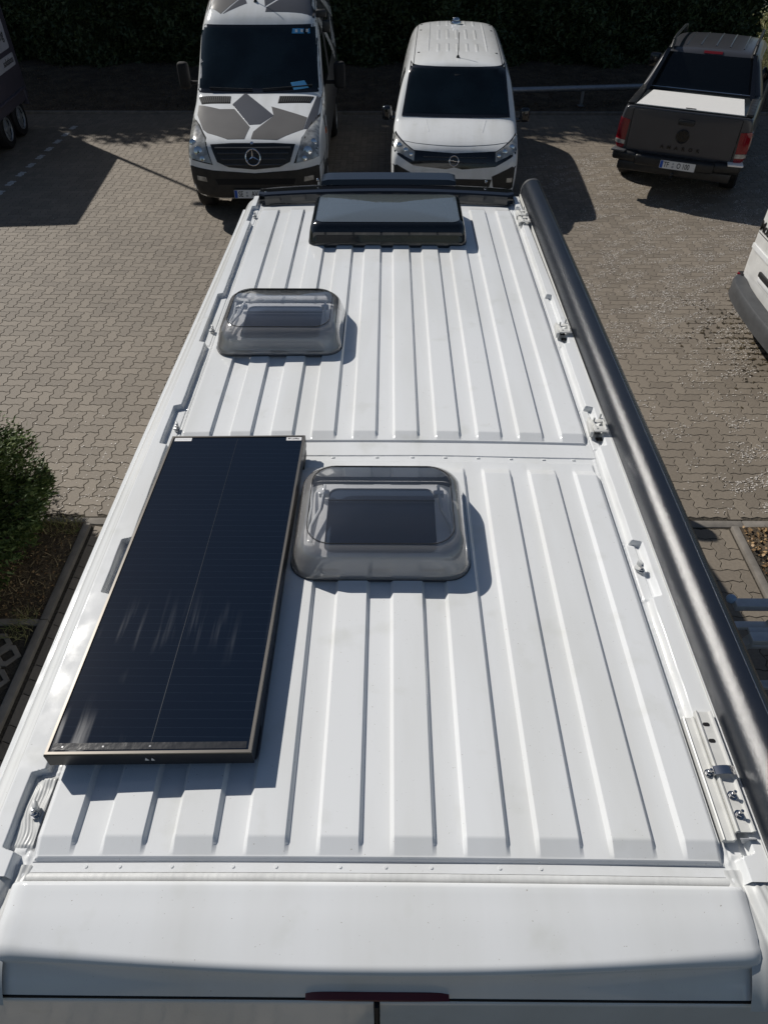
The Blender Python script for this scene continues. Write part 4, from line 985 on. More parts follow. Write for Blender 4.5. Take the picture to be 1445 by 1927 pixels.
# ------------------------------------------------------------------ vehicles (each in its own frame: nose or tail at y = 0, +y away)
def w2l(o, pts):
    m = rmat(o).inverted(); return [((m @ Vector((x, y, 0))).x, (m @ Vector((x, y, 0))).y) for x, y in pts]
def half(w, zt, zb=.38, belt=1.35, top=.82, zmid=None):
    if zt <= belt + .12:
        return [(0, zb), (w * .86, zb), (w * .98, zb + .10), (w, zb + (zt - zb) * .45), (w * .995, zb + (zt - zb) * .72), (w * .97, zt - .09), (w * .90, zt - .02), (w * .5, zt), (0, zt + .015)]
    return [(0, zb), (w * .88, zb), (w * .98, zb + .10), (w, belt * .62), (w * .99, belt), (w * (.99 - (.99 - top) * .55), belt + (zt - belt) * .6), (w * (top + .01), zt - .06), (w * top * .72, zt + .0), (0, zt + .02)]
def licence(parent, loc, rx, s, w=.52, h=.11, badge=True, rz=0):
    bm = B(); prism(bm, rrect(w / 2, h / 2, .008, 3), 'z', -.004, .004); place(bm, loc, rx=rx, rz=rz); pl = objl('licence_plate', bm, M['plate_white'], parent)
    bm = B(); prism(bm, rrect(w / 2 + .012, h / 2 + .012, .01, 3), 'z', -.010, -.0045); place(bm, loc, rx=rx, rz=rz); objl('plate_holder', bm, M['black_plastic'], pl)
    bm = B(); prism(bm, rrect(.021, h / 2 - .004, .005, 3, -w / 2 + .025, 0), 'z', .0042, .0052); place(bm, loc, rx=rx, rz=rz); objl('country_strip', bm, M['plate_blue'], pl)
    t = text_bm(s[0], .104, .70, .0006, 'CENTER', .0012); bmesh.ops.translate(t, vec=(s[1], -.002, .0050), verts=t.verts)
    if len(s) > 2:
        t2 = text_bm(s[2], .104, .70, .0006, 'CENTER', .0012); bmesh.ops.translate(t2, vec=(s[3], -.002, .0050), verts=t2.verts); merge(t, t2)
    place(t, loc, rx=rx, rz=rz); objl('plate_lettering', t, M['ink'], pl, smooth=False)
    if badge:
        bm = B(); cyl(bm, (s[4], .02, .004), (s[4], .02, .006), .014, 14); cyl(bm, (s[4], -.022, .004), (s[4], -.022, .006), .017, 14); place(bm, loc, rx=rx, rz=rz); objl('plate_badge', bm, M['galv'], pl)

# ---- van with the geometric wrap
def wrapped_van():
    t = thing('wrapped_van', 'high-roof van with grey, taupe and white geometric wrap facing the camera', 'van', (-1.935, 10.48, 0), R(1.2), local=True)
    S = [(-.015, half(.62, .78, .42)), (.0, half(.80, .86, .36)), (.04, half(.90, .98, .34)), (.09, half(.945, 1.07, .34)), (.20, half(.965, 1.13, .34)), (.50, half(.98, 1.215, .34)), (.95, half(1.0, 1.335, .34)), (1.30, half(1.005, 1.42, .34)), (1.37, half(1.005, 1.46, .34, 1.38, .92)),
         (2.04, half(1.005, 2.20, .34, 1.38, .87)), (2.12, half(1.005, 2.27, .34, 1.38, .86)), (2.65, half(1.005, 2.53, .34, 1.38, .82)), (3.2, half(1.005, 2.66, .34, 1.38, .80)), (5.55, half(1.005, 2.68, .34, 1.38, .80)), (5.75, half(1.0, 2.62, .34, 1.38, .78)), (5.80, half(.96, 2.4, .45, 1.38, .78))]
    body, bv = cage('body', S, M['white'], t)
    body['label'] = 'white van body under the wrap'
    # windscreen and its black border
    decal('windscreen_border', bv, [(-.955, 1.425), (.935, 1.43), (.875, 2.17), (-.905, 2.17)], 'y+', M['gloss_black'], t, off=.002)
    ws = decal('windscreen', bv, [(-.915, 1.47), (.895, 1.47), (.845, 2.135), (-.870, 2.135)], 'y+', M['winglass'], t, off=.004)
    decal('toll_stickers', bv, [(.50, 2.07), (.77, 2.065), (.765, 2.12), (.51, 2.125)], 'y+', M['bluepaper'], ws, off=.006, step=.1)
    for k in range(3): decal('sticker_star', bv, [(.55 + .08 * k, 2.082), (.585 + .08 * k, 2.08), (.585 + .08 * k, 2.11), (.55 + .08 * k, 2.112)], 'y+', M['sticker'], ws, off=.008, step=.1)
    decal('parking_paper', bv, [(.47, 1.535), (.68, 1.555), (.745, 1.475), (.52, 1.455)], 'y+', M['bluepaper'], ws, off=.006, step=.1)
    # bonnet wrap
    H = dict(diamond=([(-2.166, 11.774), (-2.33, 11.471), (-2.02, 10.947), (-1.862, 10.966), (-1.69, 11.191)], 'darkwrap'),
             ltaupe=([(-2.84, 11.52), (-2.502, 11.36), (-2.282, 11.349), (-2.004, 10.895), (-2.056, 10.64), (-2.30, 10.64), (-2.606, 10.788), (-2.683, 10.875), (-2.822, 11.267)], 'taupe'),
             rtaupe=([(-1.743, 11.417), (-1.20, 11.19), (-1.235, 10.90), (-1.595, 10.64), (-1.965, 10.64), (-1.945, 10.79), (-1.689, 11.18)], 'taupe'),
             stripe=([(-1.098, 11.777), (-1.037, 11.80), (-1.07, 10.933), (-1.228, 10.905), (-1.19, 11.2)], 'darkwrap'))
    for k, (p, mm) in H.items(): decal('wrap_shape', bv, w2l(t, p), 'z-', M[mm], t, off=.003)
    # bonnet air vents with slats
    for p in ([(-2.872, 11.74), (-2.378, 11.69), (-2.364, 11.50), (-2.797, 11.53)], [(-1.647, 11.70), (-1.136, 11.75), (-1.184, 11.57), (-1.657, 11.51)]):
        q = w2l(t, p); v = decal('bonnet_vent', bv, q, 'z-', M['gap'], t, off=.004)
        n = 15; bm = B(); a, b, c, d = [Vector(x) for x in (q[0], q[1], q[2], q[3])]
        for k in range(n):
            s = (k + .5) / n; u, w = a.lerp(b, s), d.lerp(c, s)
            hu, hw = bv.ray_cast(Vector((u.x, u.y, 9)), Vector((0, 0, -1)))[0], bv.ray_cast(Vector((w.x, w.y, 9)), Vector((0, 0, -1)))[0]
            if hu and hw: tube(bm, [hu.lerp(hw, .08) + Vector((0, 0, .008)), hu.lerp(hw, .92) + Vector((0, 0, .008))], .0075, 6)
        objl('vent_slats', bm, M['grey_plastic'], v)
    # roof wrap above the windscreen
    RW = [([(-2.869, 13.2), (-2.665, 13.2), (-2.739, 12.80), (-2.862, 12.79)], 'taupe'), ([(-2.653, 13.15), (-2.245, 13.15), (-2.23, 12.99), (-2.555, 12.64), (-2.722, 12.80)], 'taupe'), ([(-2.225, 12.97), (-2.171, 12.82), (-2.52, 12.64)], 'darkwrap'),
          ([(-1.962, 13.3), (-1.30, 13.3), (-1.893, 12.76)], 'darkwrap'), ([(-1.26, 13.3), (-1.18, 13.3), (-1.12, 12.70), (-1.88, 12.66), (-1.87, 12.74)], 'darkwrap')]
    for p, mm in RW: decal('wrap_shape', bv, w2l(t, p), 'z-', M[mm], t, off=.003)
    decal('wrap_shape', bv, w2l(t, [(-1.95, 13.4), (-1.3, 13.4), (-1.5, 15.6), (-2.2, 15.9)]), 'z-', M['darkwrap'], t, off=.003, step=.15)
    decal('wrap_shape', bv, w2l(t, [(-2.8, 13.5), (-2.1, 13.4), (-2.5, 15.6)]), 'z-', M['taupe'], t, off=.003, step=.15)
    # flanks
    decal('wrap_shape', bv, [(.95, .55), (5.6, .5), (5.6, 2.45), (3.0, 2.5), (2.25, 2.1), (1.42, 1.42), (.90, 1.20)], 'x-', M['darkwrap'], t, off=.003, step=.12)
    decal('wrap_shape', bv, [(.95, .55), (5.6, .5), (5.6, 2.2), (3.0, 1.2), (1.42, 1.42)], 'x+', M['taupe'], t, off=.003, step=.12)
    decal('side_window', bv, [(1.55, 1.45), (2.55, 1.42), (2.5, 2.0), (2.12, 2.0)], 'x-', M['rearglass'], t, off=.006)
    decal('side_window', bv, [(2.9, 1.45), (4.2, 1.45), (4.2, 2.05), (2.9, 2.05)], 'x-', M['rearglass'], t, off=.006)
    for p in ([(2.2, 2.20), (2.35, 2.26), (4.9, 1.3), (4.8, 1.2)], [(2.65, 2.48), (2.85, 2.5), (5.5, 1.9), (5.5, 1.75)], [(4.6, 1.5), (4.8, 1.9), (5.5, 1.25)], [(1.05, 1.14), (1.15, 1.17), (1.25, .5), (1.12, .5)]):
        decal('wrap_stripe', bv, p, 'x-', M['white'], t, off=.007, step=.1)
    decal('indicator', bv, [(.92, .98), (1.02, .98), (1.02, 1.05), (.92, 1.05)], 'x-', M['orange_lens'], t, off=.014, step=.05)
    # face
    decal('headlight_surround', bv, [(-.93, 1.245), (-.80, 1.20), (-.67, 1.12), (-.59, .825), (-.93, .89)], 'y+', M['gap'], t, off=.003)
    decal('headlight_surround', bv, [(.93, 1.26), (.82, 1.22), (.70, 1.12), (.57, .84), (.92, .92)], 'y+', M['gap'], t, off=.003)
    for s in (-1, 1):
        hl = decal('headlight', bv, [(s * .925, 1.235), (s * .81, 1.19), (s * .685, 1.11), (s * .60, .84), (s * .925, .905)], 'y+', M['clear_lens'], t, off=.009)
        for dx, dz, r in ((.78, .99, .060), (.86, 1.07, .045), (.73, .90, .035)):
            h = bv.ray_cast(Vector((s * dx, -5, dz)), Vector((0, 1, 0)))
            if h[0]: objl('headlight_bulb', cyl(B(), h[0] + Vector((0, .01, 0)), h[0] + Vector((0, -.012, .006)), r, 20, bev=.005), M['chrome'], hl)
        decal('fog_light', bv, [(s * .70, .60), (s * .84, .62), (s * .84, .68), (s * .71, .665)], 'y+', M['clear_lens'], t, off=.012, step=.04)
    decal('lower_bumper', bv, [(-1.0, .30), (1.0, .30), (1.0, .82), (.60, .755), (.0, .715), (-.60, .755), (-1.0, .82)], 'y+', M['black_plastic'], t, off=.006)
    decal('bumper_intake', bv, [(-.55, .56), (.55, .56), (.58, .64), (-.58, .64)], 'y+', M['gap'], t, off=.010)
    gr = decal('grille', bv, [(-.60, 1.06), (-.52, .86), (-.36, .795), (0, .765), (.36, .795), (.52, .86), (.60, 1.06), (.3, 1.075), (-.3, 1.075)], 'y+', M['black_plastic'], t, off=.008)
    bm = B()
    for z in (.83, .90, .97, 1.03):
        w = .40 + (z - .8) * .6
        pts = []
        for k in range(17):
            x = -w + 2 * w * k / 16; h = bv.ray_cast(Vector((x, -5, z)), Vector((0, 1, 0)))
            if h[0]: pts.append(h[0] + Vector((0, -.016, 0)))
        if len(pts) > 2: tube(bm, pts, .012, 6)
    objl('grille_bars', bm, M['grey_plastic'], gr)
    c = bv.ray_cast(Vector((0, -5, .93)), Vector((0, 1, 0)))[0] + Vector((0, -.045, 0)); bm = B()
    torus(bm, c, .103, .010, (0, -1, .25))
    for a in (90, 210, 330):
        d = Vector((math.cos(R(a)), -.25 * math.sin(R(a)), math.sin(R(a)))); sd = Vector((-math.sin(R(a)), 0, math.cos(R(a)))); nn = Vector((0, -1, .25)).normalized()
        rings(bm, [[c + sd * .017 , c + nn * .012, c - sd * .017, c - nn * .008], [c + d * .100 + sd * .003, c + d * .100 + nn * .004, c + d * .100 - sd * .003, c + d * .100 - nn * .003]])
    objl('star_emblem', bm, M['chrome'], t)
    bm = B(); cyl(bm, (0, .045, 1.085), (0, .030, 1.105), .022, 16); objl('bonnet_badge', bm, M['chrome'], t)
    licence(t, (-.07, -.055, .44), R(82), ('SE', -.165, 'AV 77', .085, -.075), h=.11)
    # wipers
    bm = B()
    for p in ([(-.75, 1.475), (-.1, 1.462)], [(.05, 1.462), (.80, 1.50)]):
        pts = []
        for k in range(9):
            x = p[0][0] + (p[1][0] - p[0][0]) * k / 8; z = p[0][1] + (p[1][1] - p[0][1]) * k / 8; h = bv.ray_cast(Vector((x, -5, z)), Vector((0, 1, 0)))
            if h[0]: pts.append(h[0] + Vector((0, -.02, .012)))
        if len(pts) > 2: tube(bm, pts, .010, 6)
    objl('wiper', bm, M['black_plastic'], t)
    # mirrors
    for s in (-1, 1):
        bm = B(); box(bm, (s * 1.20, 1.80, 1.56), (.17, .13, .36), .05, rz=s * .15, seg=3); box(bm, (s * 1.07, 1.82, 1.46), (.20, .06, .05), .02); mr = objl('wing_mirror', bm, M['gap'], t)
    bm = B(); box(bm, (1.0, 2.35, 2.10), (.12, .10, .16), .02); box(bm, (.93, 2.35, 2.26), (.16, .12, .10), .02); objl('awning_clamp', bm, M['black_plastic'], t)
    h = bv.ray_cast(Vector((-.06, 2.38, 9)), Vector((0, 0, -1)))[0]
    bm = B(); cyl(bm, h + Vector((0, 0, -.01)), h + Vector((0, 0, .03)), .032, 14, r2=.018, bev=.004); tube(bm, [h + Vector((0, 0, .02)), h + Vector((0, .12, .34))], .005, 6); objl('antenna', bm, M['black_plastic'], t)
    for s in (-1, 1):
        for y in (.78, 4.35): wheel(t, (s * .885, y, .345), .345, .235, s)
    bm = B(); box(bm, (0, 2.8, .36), (1.7, 5.2, .12), .02); objl('underbody', bm, M['gap'], t)
wrapped_van()

# ---- small white van
def small_van():
    t = thing('small_white_van', 'small clean white panel van with ribbed roof parked facing the camera', 'van', (.955, 10.72, 0), R(-3.0), local=True)
    S = [(.0, half(.62, .58, .30)), (.015, half(.80, .74, .24)), (.05, half(.885, .86, .22)), (.11, half(.925, .945, .22)), (.24, half(.945, 1.02, .22)), (.48, half(.955, 1.10, .22)), (.74, half(.955, 1.165, .22)), (.80, half(.955, 1.195, .22, 1.10, .92)),
         (1.24, half(.955, 1.71, .22, 1.10, .80)), (1.32, half(.955, 1.765, .22, 1.10, .79)), (1.7, half(.955, 1.82, .22, 1.10, .775)), (3.0, half(.955, 1.845, .22, 1.10, .77)), (4.2, half(.955, 1.845, .22, 1.10, .76)), (4.5, half(.95, 1.81, .22, 1.10, .75)), (4.62, half(.90, 1.6, .3, 1.10, .76)), (4.66, half(.84, 1.35, .4, 1.05, .8))]
    body, bv = cage('body', S, M['white'], t)
    decal('windscreen_border', bv, [(-.81, 1.18), (.81, 1.18), (.71, 1.73), (-.71, 1.73)], 'y+', M['gloss_black'], t, off=.007, step=.03)
    ws = decal('windscreen', bv, [(-.765, 1.22), (.765, 1.22), (.675, 1.70), (-.675, 1.70)], 'y+', M['winglass'], t, off=.010)
    h = bv.ray_cast(Vector((0, -5, 1.63)), Vector((0, 1, 0)))[0]
    bm = B(); box(bm, h + Vector((0, -.004, 0)), (.09, .012, .06), .004, rx=R(-35)); objl('camera_housing', bm, M['black_plastic'], ws)
    # dark face panel, lights, grille
    fp = decal('face_panel', bv, [(-.93, 1.07), (-.60, .915), (0, .89), (.60, .915), (.93, 1.07), (.93, .90), (.60, .73), (.12, .69), (0, .715), (-.12, .69), (-.60, .73), (-.93, .90)], 'y+', M['gloss_black'], t, off=.004)
    for s in (-1, 1):
        hl = decal('headlight', bv, [(s * .90, 1.035), (s * .585, .895), (s * .595, .79), (s * .885, .905)], 'y+', M['clear_lens'], t, off=.009, step=.04)
        for dx, dz, r in ((.82, .95, .040), (.72, .91, .036), (.64, .865, .026)):
            q = bv.ray_cast(Vector((s * dx, -5, dz)), Vector((0, 1, 0)))
            if q[0]: objl('headlight_bulb', cyl(B(), q[0] + Vector((0, .01, 0)), q[0] + Vector((0, -.013, .006)), r, 18, bev=.005), M['chrome'], hl)
        decal('corner_trim', bv, [(s * .96, .72), (s * .84, .73), (s * .56, .60), (s * .60, .42), (s * .96, .42)], 'y+', M['black_plastic'], t, off=.005)
        decal('fog_light', bv, [(s * .78, .52), (s * .86, .52), (s * .86, .58), (s * .78, .58)], 'y+', M['clear_lens'], t, off=.010, step=.04)
        decal('bonnet_crease', bv, [(s * .44, .72), (s * .455, .72), (s * .40, .42), (s * .39, .42)], 'z-', M['white'], t, off=.003, step=.05)
        bm = B(); box(bm, (s * 1.045, 1.02, 1.17), (.15, .12, .20), .045, rz=s * .2, seg=3); box(bm, (s * .955, 1.02, 1.10), (.10, .07, .05), .02); objl('wing_mirror', bm, M['gloss_black'], t)
        decal('side_window', bv, [(1.05, 1.17), (1.95, 1.15), (1.9, 1.6), (1.45, 1.62)], 'x-' if s > 0 else 'x+', M['rearglass'], t, off=.004, step=.08)
        # roof rails line and roof seam
        pts = []
        for k in range(24):
            y = 1.36 + 2.95 * k / 23; x = s * (.665 - .004 * k / 23); q = bv.ray_cast(Vector((x, y, 9)), Vector((0, 0, -1)))
            if q[0]: pts.append(q[0] + Vector((0, 0, .001)))
        bm = B(); tube(bm, pts, .006, 6); objl('roof_seam', bm, M['grey_plastic'], t)
        for y in (.86, 3.82): wheel(t, (s * .845, y, .32), .32, .205, s)
    for z, w in ((.80, .46),):
        for zz in (.775, .845):
            pts = []
            for k in range(21):
                x = -w + 2 * w * k / 20; q = bv.ray_cast(Vector((x, -5, zz)), Vector((0, 1, 0)))
                if q[0]: pts.append(q[0] + Vector((0, -.008, 0)))
            bm = B(); tube(bm, pts, .006, 6); objl('grille_bar', bm, M['grey_plastic'], fp)
    q = bv.ray_cast(Vector((-.01, -5, .805)), Vector((0, 1, 0)))[0] + Vector((0, -.022, 0)); bm = B(); torus(bm, q, .066, .007, (0, -1, .3), seg=36)
    box(bm, q + Vector((-.038, -.004, .004)), (.085, .008, .009), .002, ry=R(4)); box(bm, q + Vector((.038, -.004, -.004)), (.085, .008, .009), .002, ry=R(4)); box(bm, q + Vector((0, -.004, 0)), (.045, .008, .009), .002, ry=R(28))
    objl('ring_emblem', bm, M['chrome'], t)
    decal('lower_grille', bv, [(-.52, .38), (.52, .38), (.56, .56), (-.56, .56)], 'y+', M['black_plastic'], t, off=.006)
    # bonnet shut line
    pts = []
    for k in range(31):
        x = -.80 + 1.6 * k / 30; q = bv.ray_cast(Vector((x, .14 + .10 * (x / .8) ** 2 + .12 * max(0, abs(x) - .6), 9)), Vector((0, 0, -1)))
        if q[0]: pts.append(q[0])
    bm = B(); tube(bm, pts, .0035, 6); objl('bonnet_shut_line', bm, M['gap'], t)
    # pressed roof ribs
    rows = [(1.80, 2.34, (-.30, -.15, 0, .15, .30)), (2.60, 3.42, (-.30, -.15, 0, .15, .30)), (3.72, 4.28, (-.30, -.15, 0, .15, .30)), (1.80, 4.28, (-.455, .455))]
    bm = B()
    for y0, y1, xs in rows:
        for x in xs:
            rr = []
            n = 12
            for k in range(n + 1):
                y = y0 + (y1 - y0) * k / n; q = bv.ray_cast(Vector((x, y, 9)), Vector((0, 0, -1)))[0]; e = math.sin(math.pi * min(1, max(0, min(k, n - k) / 1.2)) * .5) if 0 < k < n else .02
                wd = .028 if abs(x) < .4 else .018
                rr.append([q + Vector((a * wd, 0, b * .009 * e - .002)) for a, b in ((-1, 0), (-.72, .7), (-.45, 1), (.45, 1), (.72, .7), (1, 0))])
            rings(bm, rr, cap=False, closed=False)
    objl('roof_ribs', bm, M['white'], t, ang=60)
    bm = B()
    for x, y in ((-.60, 1.9), (.60, 1.9), (-.60, 3.55), (.60, 3.55), (-.60, 4.1), (.60, 4.1)):
        q = bv.ray_cast(Vector((x, y, 9)), Vector((0, 0, -1)))[0]; cyl(bm, q, q + Vector((0, 0, .006)), .02, 12)
    objl('roof_plug', bm, M['grey_plastic'], t)
    q = bv.ray_cast(Vector((0, 1.52, 9)), Vector((0, 0, -1)))[0]
    bm = B(); cyl(bm, q - Vector((0, 0, .005)), q + Vector((0, 0, .03)), .028, 14, r2=.016, bev=.004); tube(bm, [q + Vector((0, 0, .02)), q + Vector((0, .10, .30))], .005, 6); objl('antenna', bm, M['black_plastic'], t)
    q = bv.ray_cast(Vector((0, 3.92, 9)), Vector((0, 0, -1)))[0]
    bm = B(); cyl(bm, q, q + Vector((0, 0, .05)), .10, 24, r2=.085, bev=.01); cyl(bm, q + Vector((0, 0, .05)), q + Vector((0, 0, .10)), .08, 24, r2=.055, bev=.015); objl('roof_vent', bm, M['chrome'], t)
    bm = B(); box(bm, (0, 2.3, .24), (1.6, 4.2, .1), .02); objl('underbody', bm, M['gap'], t)
small_van()

# ---- pickup
def pickup():
    t = thing('pickup_truck', 'dark grey pickup truck seen from behind with pale roller bed cover', 'pickup truck', (4.45, 11.47, 0), R(-25.4), local=True)
    def bed(w, zb=.50): return [(0, zb), (w * .80, zb), (w * .93, zb + .03), (w * .985, zb + .18), (w, .88), (w * .985, 1.10), (w * .955, 1.25), (w * .90, 1.275), (w * .72, 1.275), (0, 1.270)]
    def hood(w, zt): return [(0, .5), (w * .80, .5), (w * .93, .53), (w * .985, .68), (w, .85), (w * .985, zt - .22), (w * .95, zt - .08), (w * .86, zt - .02), (w * .6, zt), (0, zt + .01)]
    S = [(-.045, bed(.90, .60)), (-.03, bed(.94, .60)), (.0, bed(.965, .58)), (.10, bed(.975, .50)), (.5, bed(.985)), (1.15, bed(.985)), (1.9, bed(.985)), (3.3, hood(.985, 1.22)), (3.75, hood(.985, 1.17)), (4.7, hood(.97, 1.08)), (4.98, hood(.90, .98)), (5.02, hood(.80, .85))]
    body, bv = cage('body', S, M['truck'], t)
    def cab_(wb, wt, zt): return [(0, 1.15), (wb * .9, 1.15), (wb, 1.17), (wb, 1.24), (wb - (wb - wt) * .5, 1.24 + (zt - 1.24) * .5), (wt + .02, zt - .07), (wt - .05, zt - .01), (wt * .6, zt + .01), (0, zt + .02)]
    C = [(1.16, cab_(.92, .88, 1.30)), (1.19, cab_(.93, .86, 1.36)), (1.40, cab_(.935, .715, 1.755)), (1.48, cab_(.94, .70, 1.80)), (1.75, cab_(.94, .69, 1.83)), (2.5, cab_(.94, .69, 1.84)), (2.9, cab_(.94, .70, 1.80)), (3.05, cab_(.94, .72, 1.74)), (3.72, cab_(.90, .84, 1.24)), (3.80, cab_(.86, .80, 1.18))]
    cab, cv = cage('cab', C, M['truck'], t)
    decal('rear_window', cv, [(-.80, 1.29), (.80, 1.29), (.66, 1.745), (-.66, 1.745)], 'y+', M['rearglass'], t, off=.006)
    decal('high_brake_light', cv, [(-.12, 1.758), (.16, 1.758), (.16, 1.785), (-.12, 1.785)], 'y+', M['dark_red_lens'], t, off=.010, step=.03)
    for s, a in ((1, 'x-'), (-1, 'x+')): decal('side_window', cv, [(1.50, 1.28), (2.95, 1.27), (2.75, 1.70), (1.62, 1.72)], a, M['rearglass'], t, off=.004, step=.1)
    decal('windscreen', cv, [(-.80, 1.27), (.80, 1.27), (.64, 1.74), (-.64, 1.74)], 'y-', M['winglass'], t, off=.004)
    # roof ribs and rails
    bm = B()
    for x in (-.42, -.21, 0.02, .23, .44):
        pts = []
        for k in range(13):
            y = 1.62 + 1.15 * k / 12; pts.append(cv.ray_cast(Vector((x, y, 9)), Vector((0, 0, -1)))[0] - Vector((0, 0, .006)))
        tube(bm, pts, .016, 8)
    objl('roof_ribs', bm, M['truck'], t)
    for s in (-1, 1):
        bm = B(); x = s * .615; tube(bm, [(x, 1.36, 1.80), (x, 1.50, 1.905), (x, 1.70, 1.925), (x, 2.65, 1.92), (x, 2.86, 1.90), (x, 3.0, 1.80)], .021, 8)
        for y in (1.52, 2.8): box(bm, (x, y, 1.86), (.05, .11, .11), .015)
        objl('roof_rail', bm, M['black_plastic'], t)
        bm = B(); prism(bm, [(.93, 1.27), (1.18, 1.27), (1.44, 1.80), (1.34, 1.80)], 'x', s * .80 - .03, s * .80 + .03)
        for v in bm.verts: v.co.x -= s * .16 * (v.co.z - 1.27) / .53
        objl('sports_bar', bm, M['gloss_black'], t)
        bm = B(); box(bm, (s * .845, .60, 1.293), (.105, 1.16, .042), .014, seg=3); objl('bed_rail', bm, M['black_plastic'], t)
    bm = B(); box(bm, (0, .54, 1.284), (1.60, 1.10, .012), .004)
    M['bedframe'] = mat('bed_frame_plastic', (.02, .025, .028), .3)
    objl('cover_frame', bm, M['bedframe'], t)
    bm = B()
    for k in range(28): box(bm, (0.0, .005 + .0335 * (k + .5), 1.2945), (1.54 - .006 * k, .0325, .012), .003, seg=1)
    objl('roller_cover', bm, M['rollcover'], t)
    bm = B(); box(bm, (0.02, .028, 1.303), (.15, .030, .012), .006); objl('cover_handle', bm, M['black_plastic'], t)
    bm = B(); tube(bm, [(-.78, 1.13, 1.315), (.8, 1.13, 1.315)], .006); objl('chrome_strip', bm, M['chrome'], t)
    # tailgate
    tg = decal('tailgate', bv, [(-.775, .70), (.775, .70), (.775, 1.245), (-.775, 1.245)], 'y+', M['truck'], t, off=.008)
    bm = B()
    for s in (-1, 1): 
        pts = [bv.ray_cast(Vector((s * .782, -5, z)), Vector((0, 1, 0)))[0] for z in np.linspace(.70, 1.24, 10)]; tube(bm, pts, .005, 6)
    pts = [bv.ray_cast(Vector((x, -5, 1.248)), Vector((0, 1, 0)))[0] for x in np.linspace(-.775, .775, 20)]; tube(bm, pts, .005, 6)
    objl('tailgate_gap', bm, M['gap'], tg)
    bm = B(); box(bm, (0.02, -.062, 1.135), (.23, .05, .075), .018); objl('tailgate_handle', bm, M['black_plastic'], tg)
    bm = B(); yb = -.066; c = Vector((.015, yb, .945)); torus(bm, c, .088, .009, (0, -1, 0), seg=40); cyl(bm, c + Vector((0, .012, 0)), c + Vector((0, .004, 0)), .088, 32)
    def stroke(a, b, w=.013): 
        a, b = Vector((c.x + a[0], yb - .002, c.z + a[1])), Vector((c.x + b[0], yb - .002, c.z + b[1])); d = (b - a); m = (a + b) / 2; box(bm, m, (w, .010, d.length), .002, ry=math.atan2(d.x, d.z))
    stroke((-.030, .075), (0, .012)); stroke((.030, .075), (0, .012)); stroke((-.066, .045), (-.030, -.066)); stroke((-.030, -.066), (0, -.004)); stroke((0, -.004), (.030, -.066)); stroke((.030, -.066), (.066, .045))
    M['blackmark'] = mat('black_mark', (.006, .006, .006), .25)
    objl('round_emblem', bm, M['blackmark'], tg)
    bm = B()
    for k, ch in enumerate('AMAROK'):
        q = text_bm(ch, .068, 1.1, .003, 'CENTER', .001); place(q, (.02 + (k - 2.5) * .106, -.064, .775), rx=R(90)); merge(bm, q)
    objl('tailgate_lettering', bm, M['blackmark'], tg, smooth=False)
    for s in (-1, 1):
        tl = decal('tail_light', bv, [(s * .800, 1.085), (s * .935, 1.10), (s * .955, .70), (s * .82, .68)], 'y+', M['red_lens'], t, off=.018, step=.04)
        decal('reverse_lens', bv, [(s * .812, .80), (s * .945, .81), (s * .948, .755), (s * .816, .745)], 'y+', M['clear_lens'], tl, off=.024, step=.03)
        decal('tail_light', bv, [(-.02, 1.08), (.13, 1.08), (.12, .74), (-.02, .72)], 'x-' if s > 0 else 'x+', M['red_lens'], t, off=.008, step=.04)
    # bumper
    bm = B(); box(bm, (0, -.09, .585), (1.18, .20, .15), .035, seg=3)
    for s in (-1, 1): box(bm, (s * .75, -.02, .60), (.40, .24, .15), .05, rz=-s * R(-9), seg=3)
    box(bm, (0, -.04, .46), (1.7, .14, .14), .03)
    bp = objl('rear_bumper', bm, M['black_plastic'], t)
    for s in (-1, 1):
        bm = B(); box(bm, (s * .86, -.07, .672), (.22, .20, .03), .012, rz=s * R(9)); objl('bumper_cap', bm, M['grey_plastic'] if s < 0 else M['rollcover'], bp)
    licence(t, (.065, -.198, .575), R(84), ('TF', -.165, 'O 100', .085, -.065))
    bm = B(); tube(bm, [(0.02, 0, .42), (.02, -.2, .40), (.02, -.24, .43)], .02, 8); bmesh.ops.create_uvsphere(bm, u_segments=12, v_segments=8, radius=.025, matrix=Matrix.Translation((.02, -.24, .46))); objl('tow_ball', bm, M['black_plastic'], t)
    for s in (-1, 1):
        for y in (1.05, 4.1): wheel(t, (s * .83, y, .385), .385, .25, s)
        bm = B(); box(bm, (s * 1.04, 3.1, 1.32), (.20, .12, .22), .04); objl('wing_mirror', bm, M['gloss_black'], t)
        bm = B(); tube(bm, [(s * .93, 1.7, .42), (s * .97, 1.8, .40), (s * .97, 3.4, .40), (s * .93, 3.5, .42)], .03, 8); objl('side_step', bm, M['black_plastic'], t)
    bm = B(); box(bm, (0, 2.6, .48), (1.0, 4.6, .12), .02); cyl(bm, (-.75, 1.05, .385), (.75, 1.05, .385), .05, 12); objl('underbody', bm, M['gap'], t)
pickup()

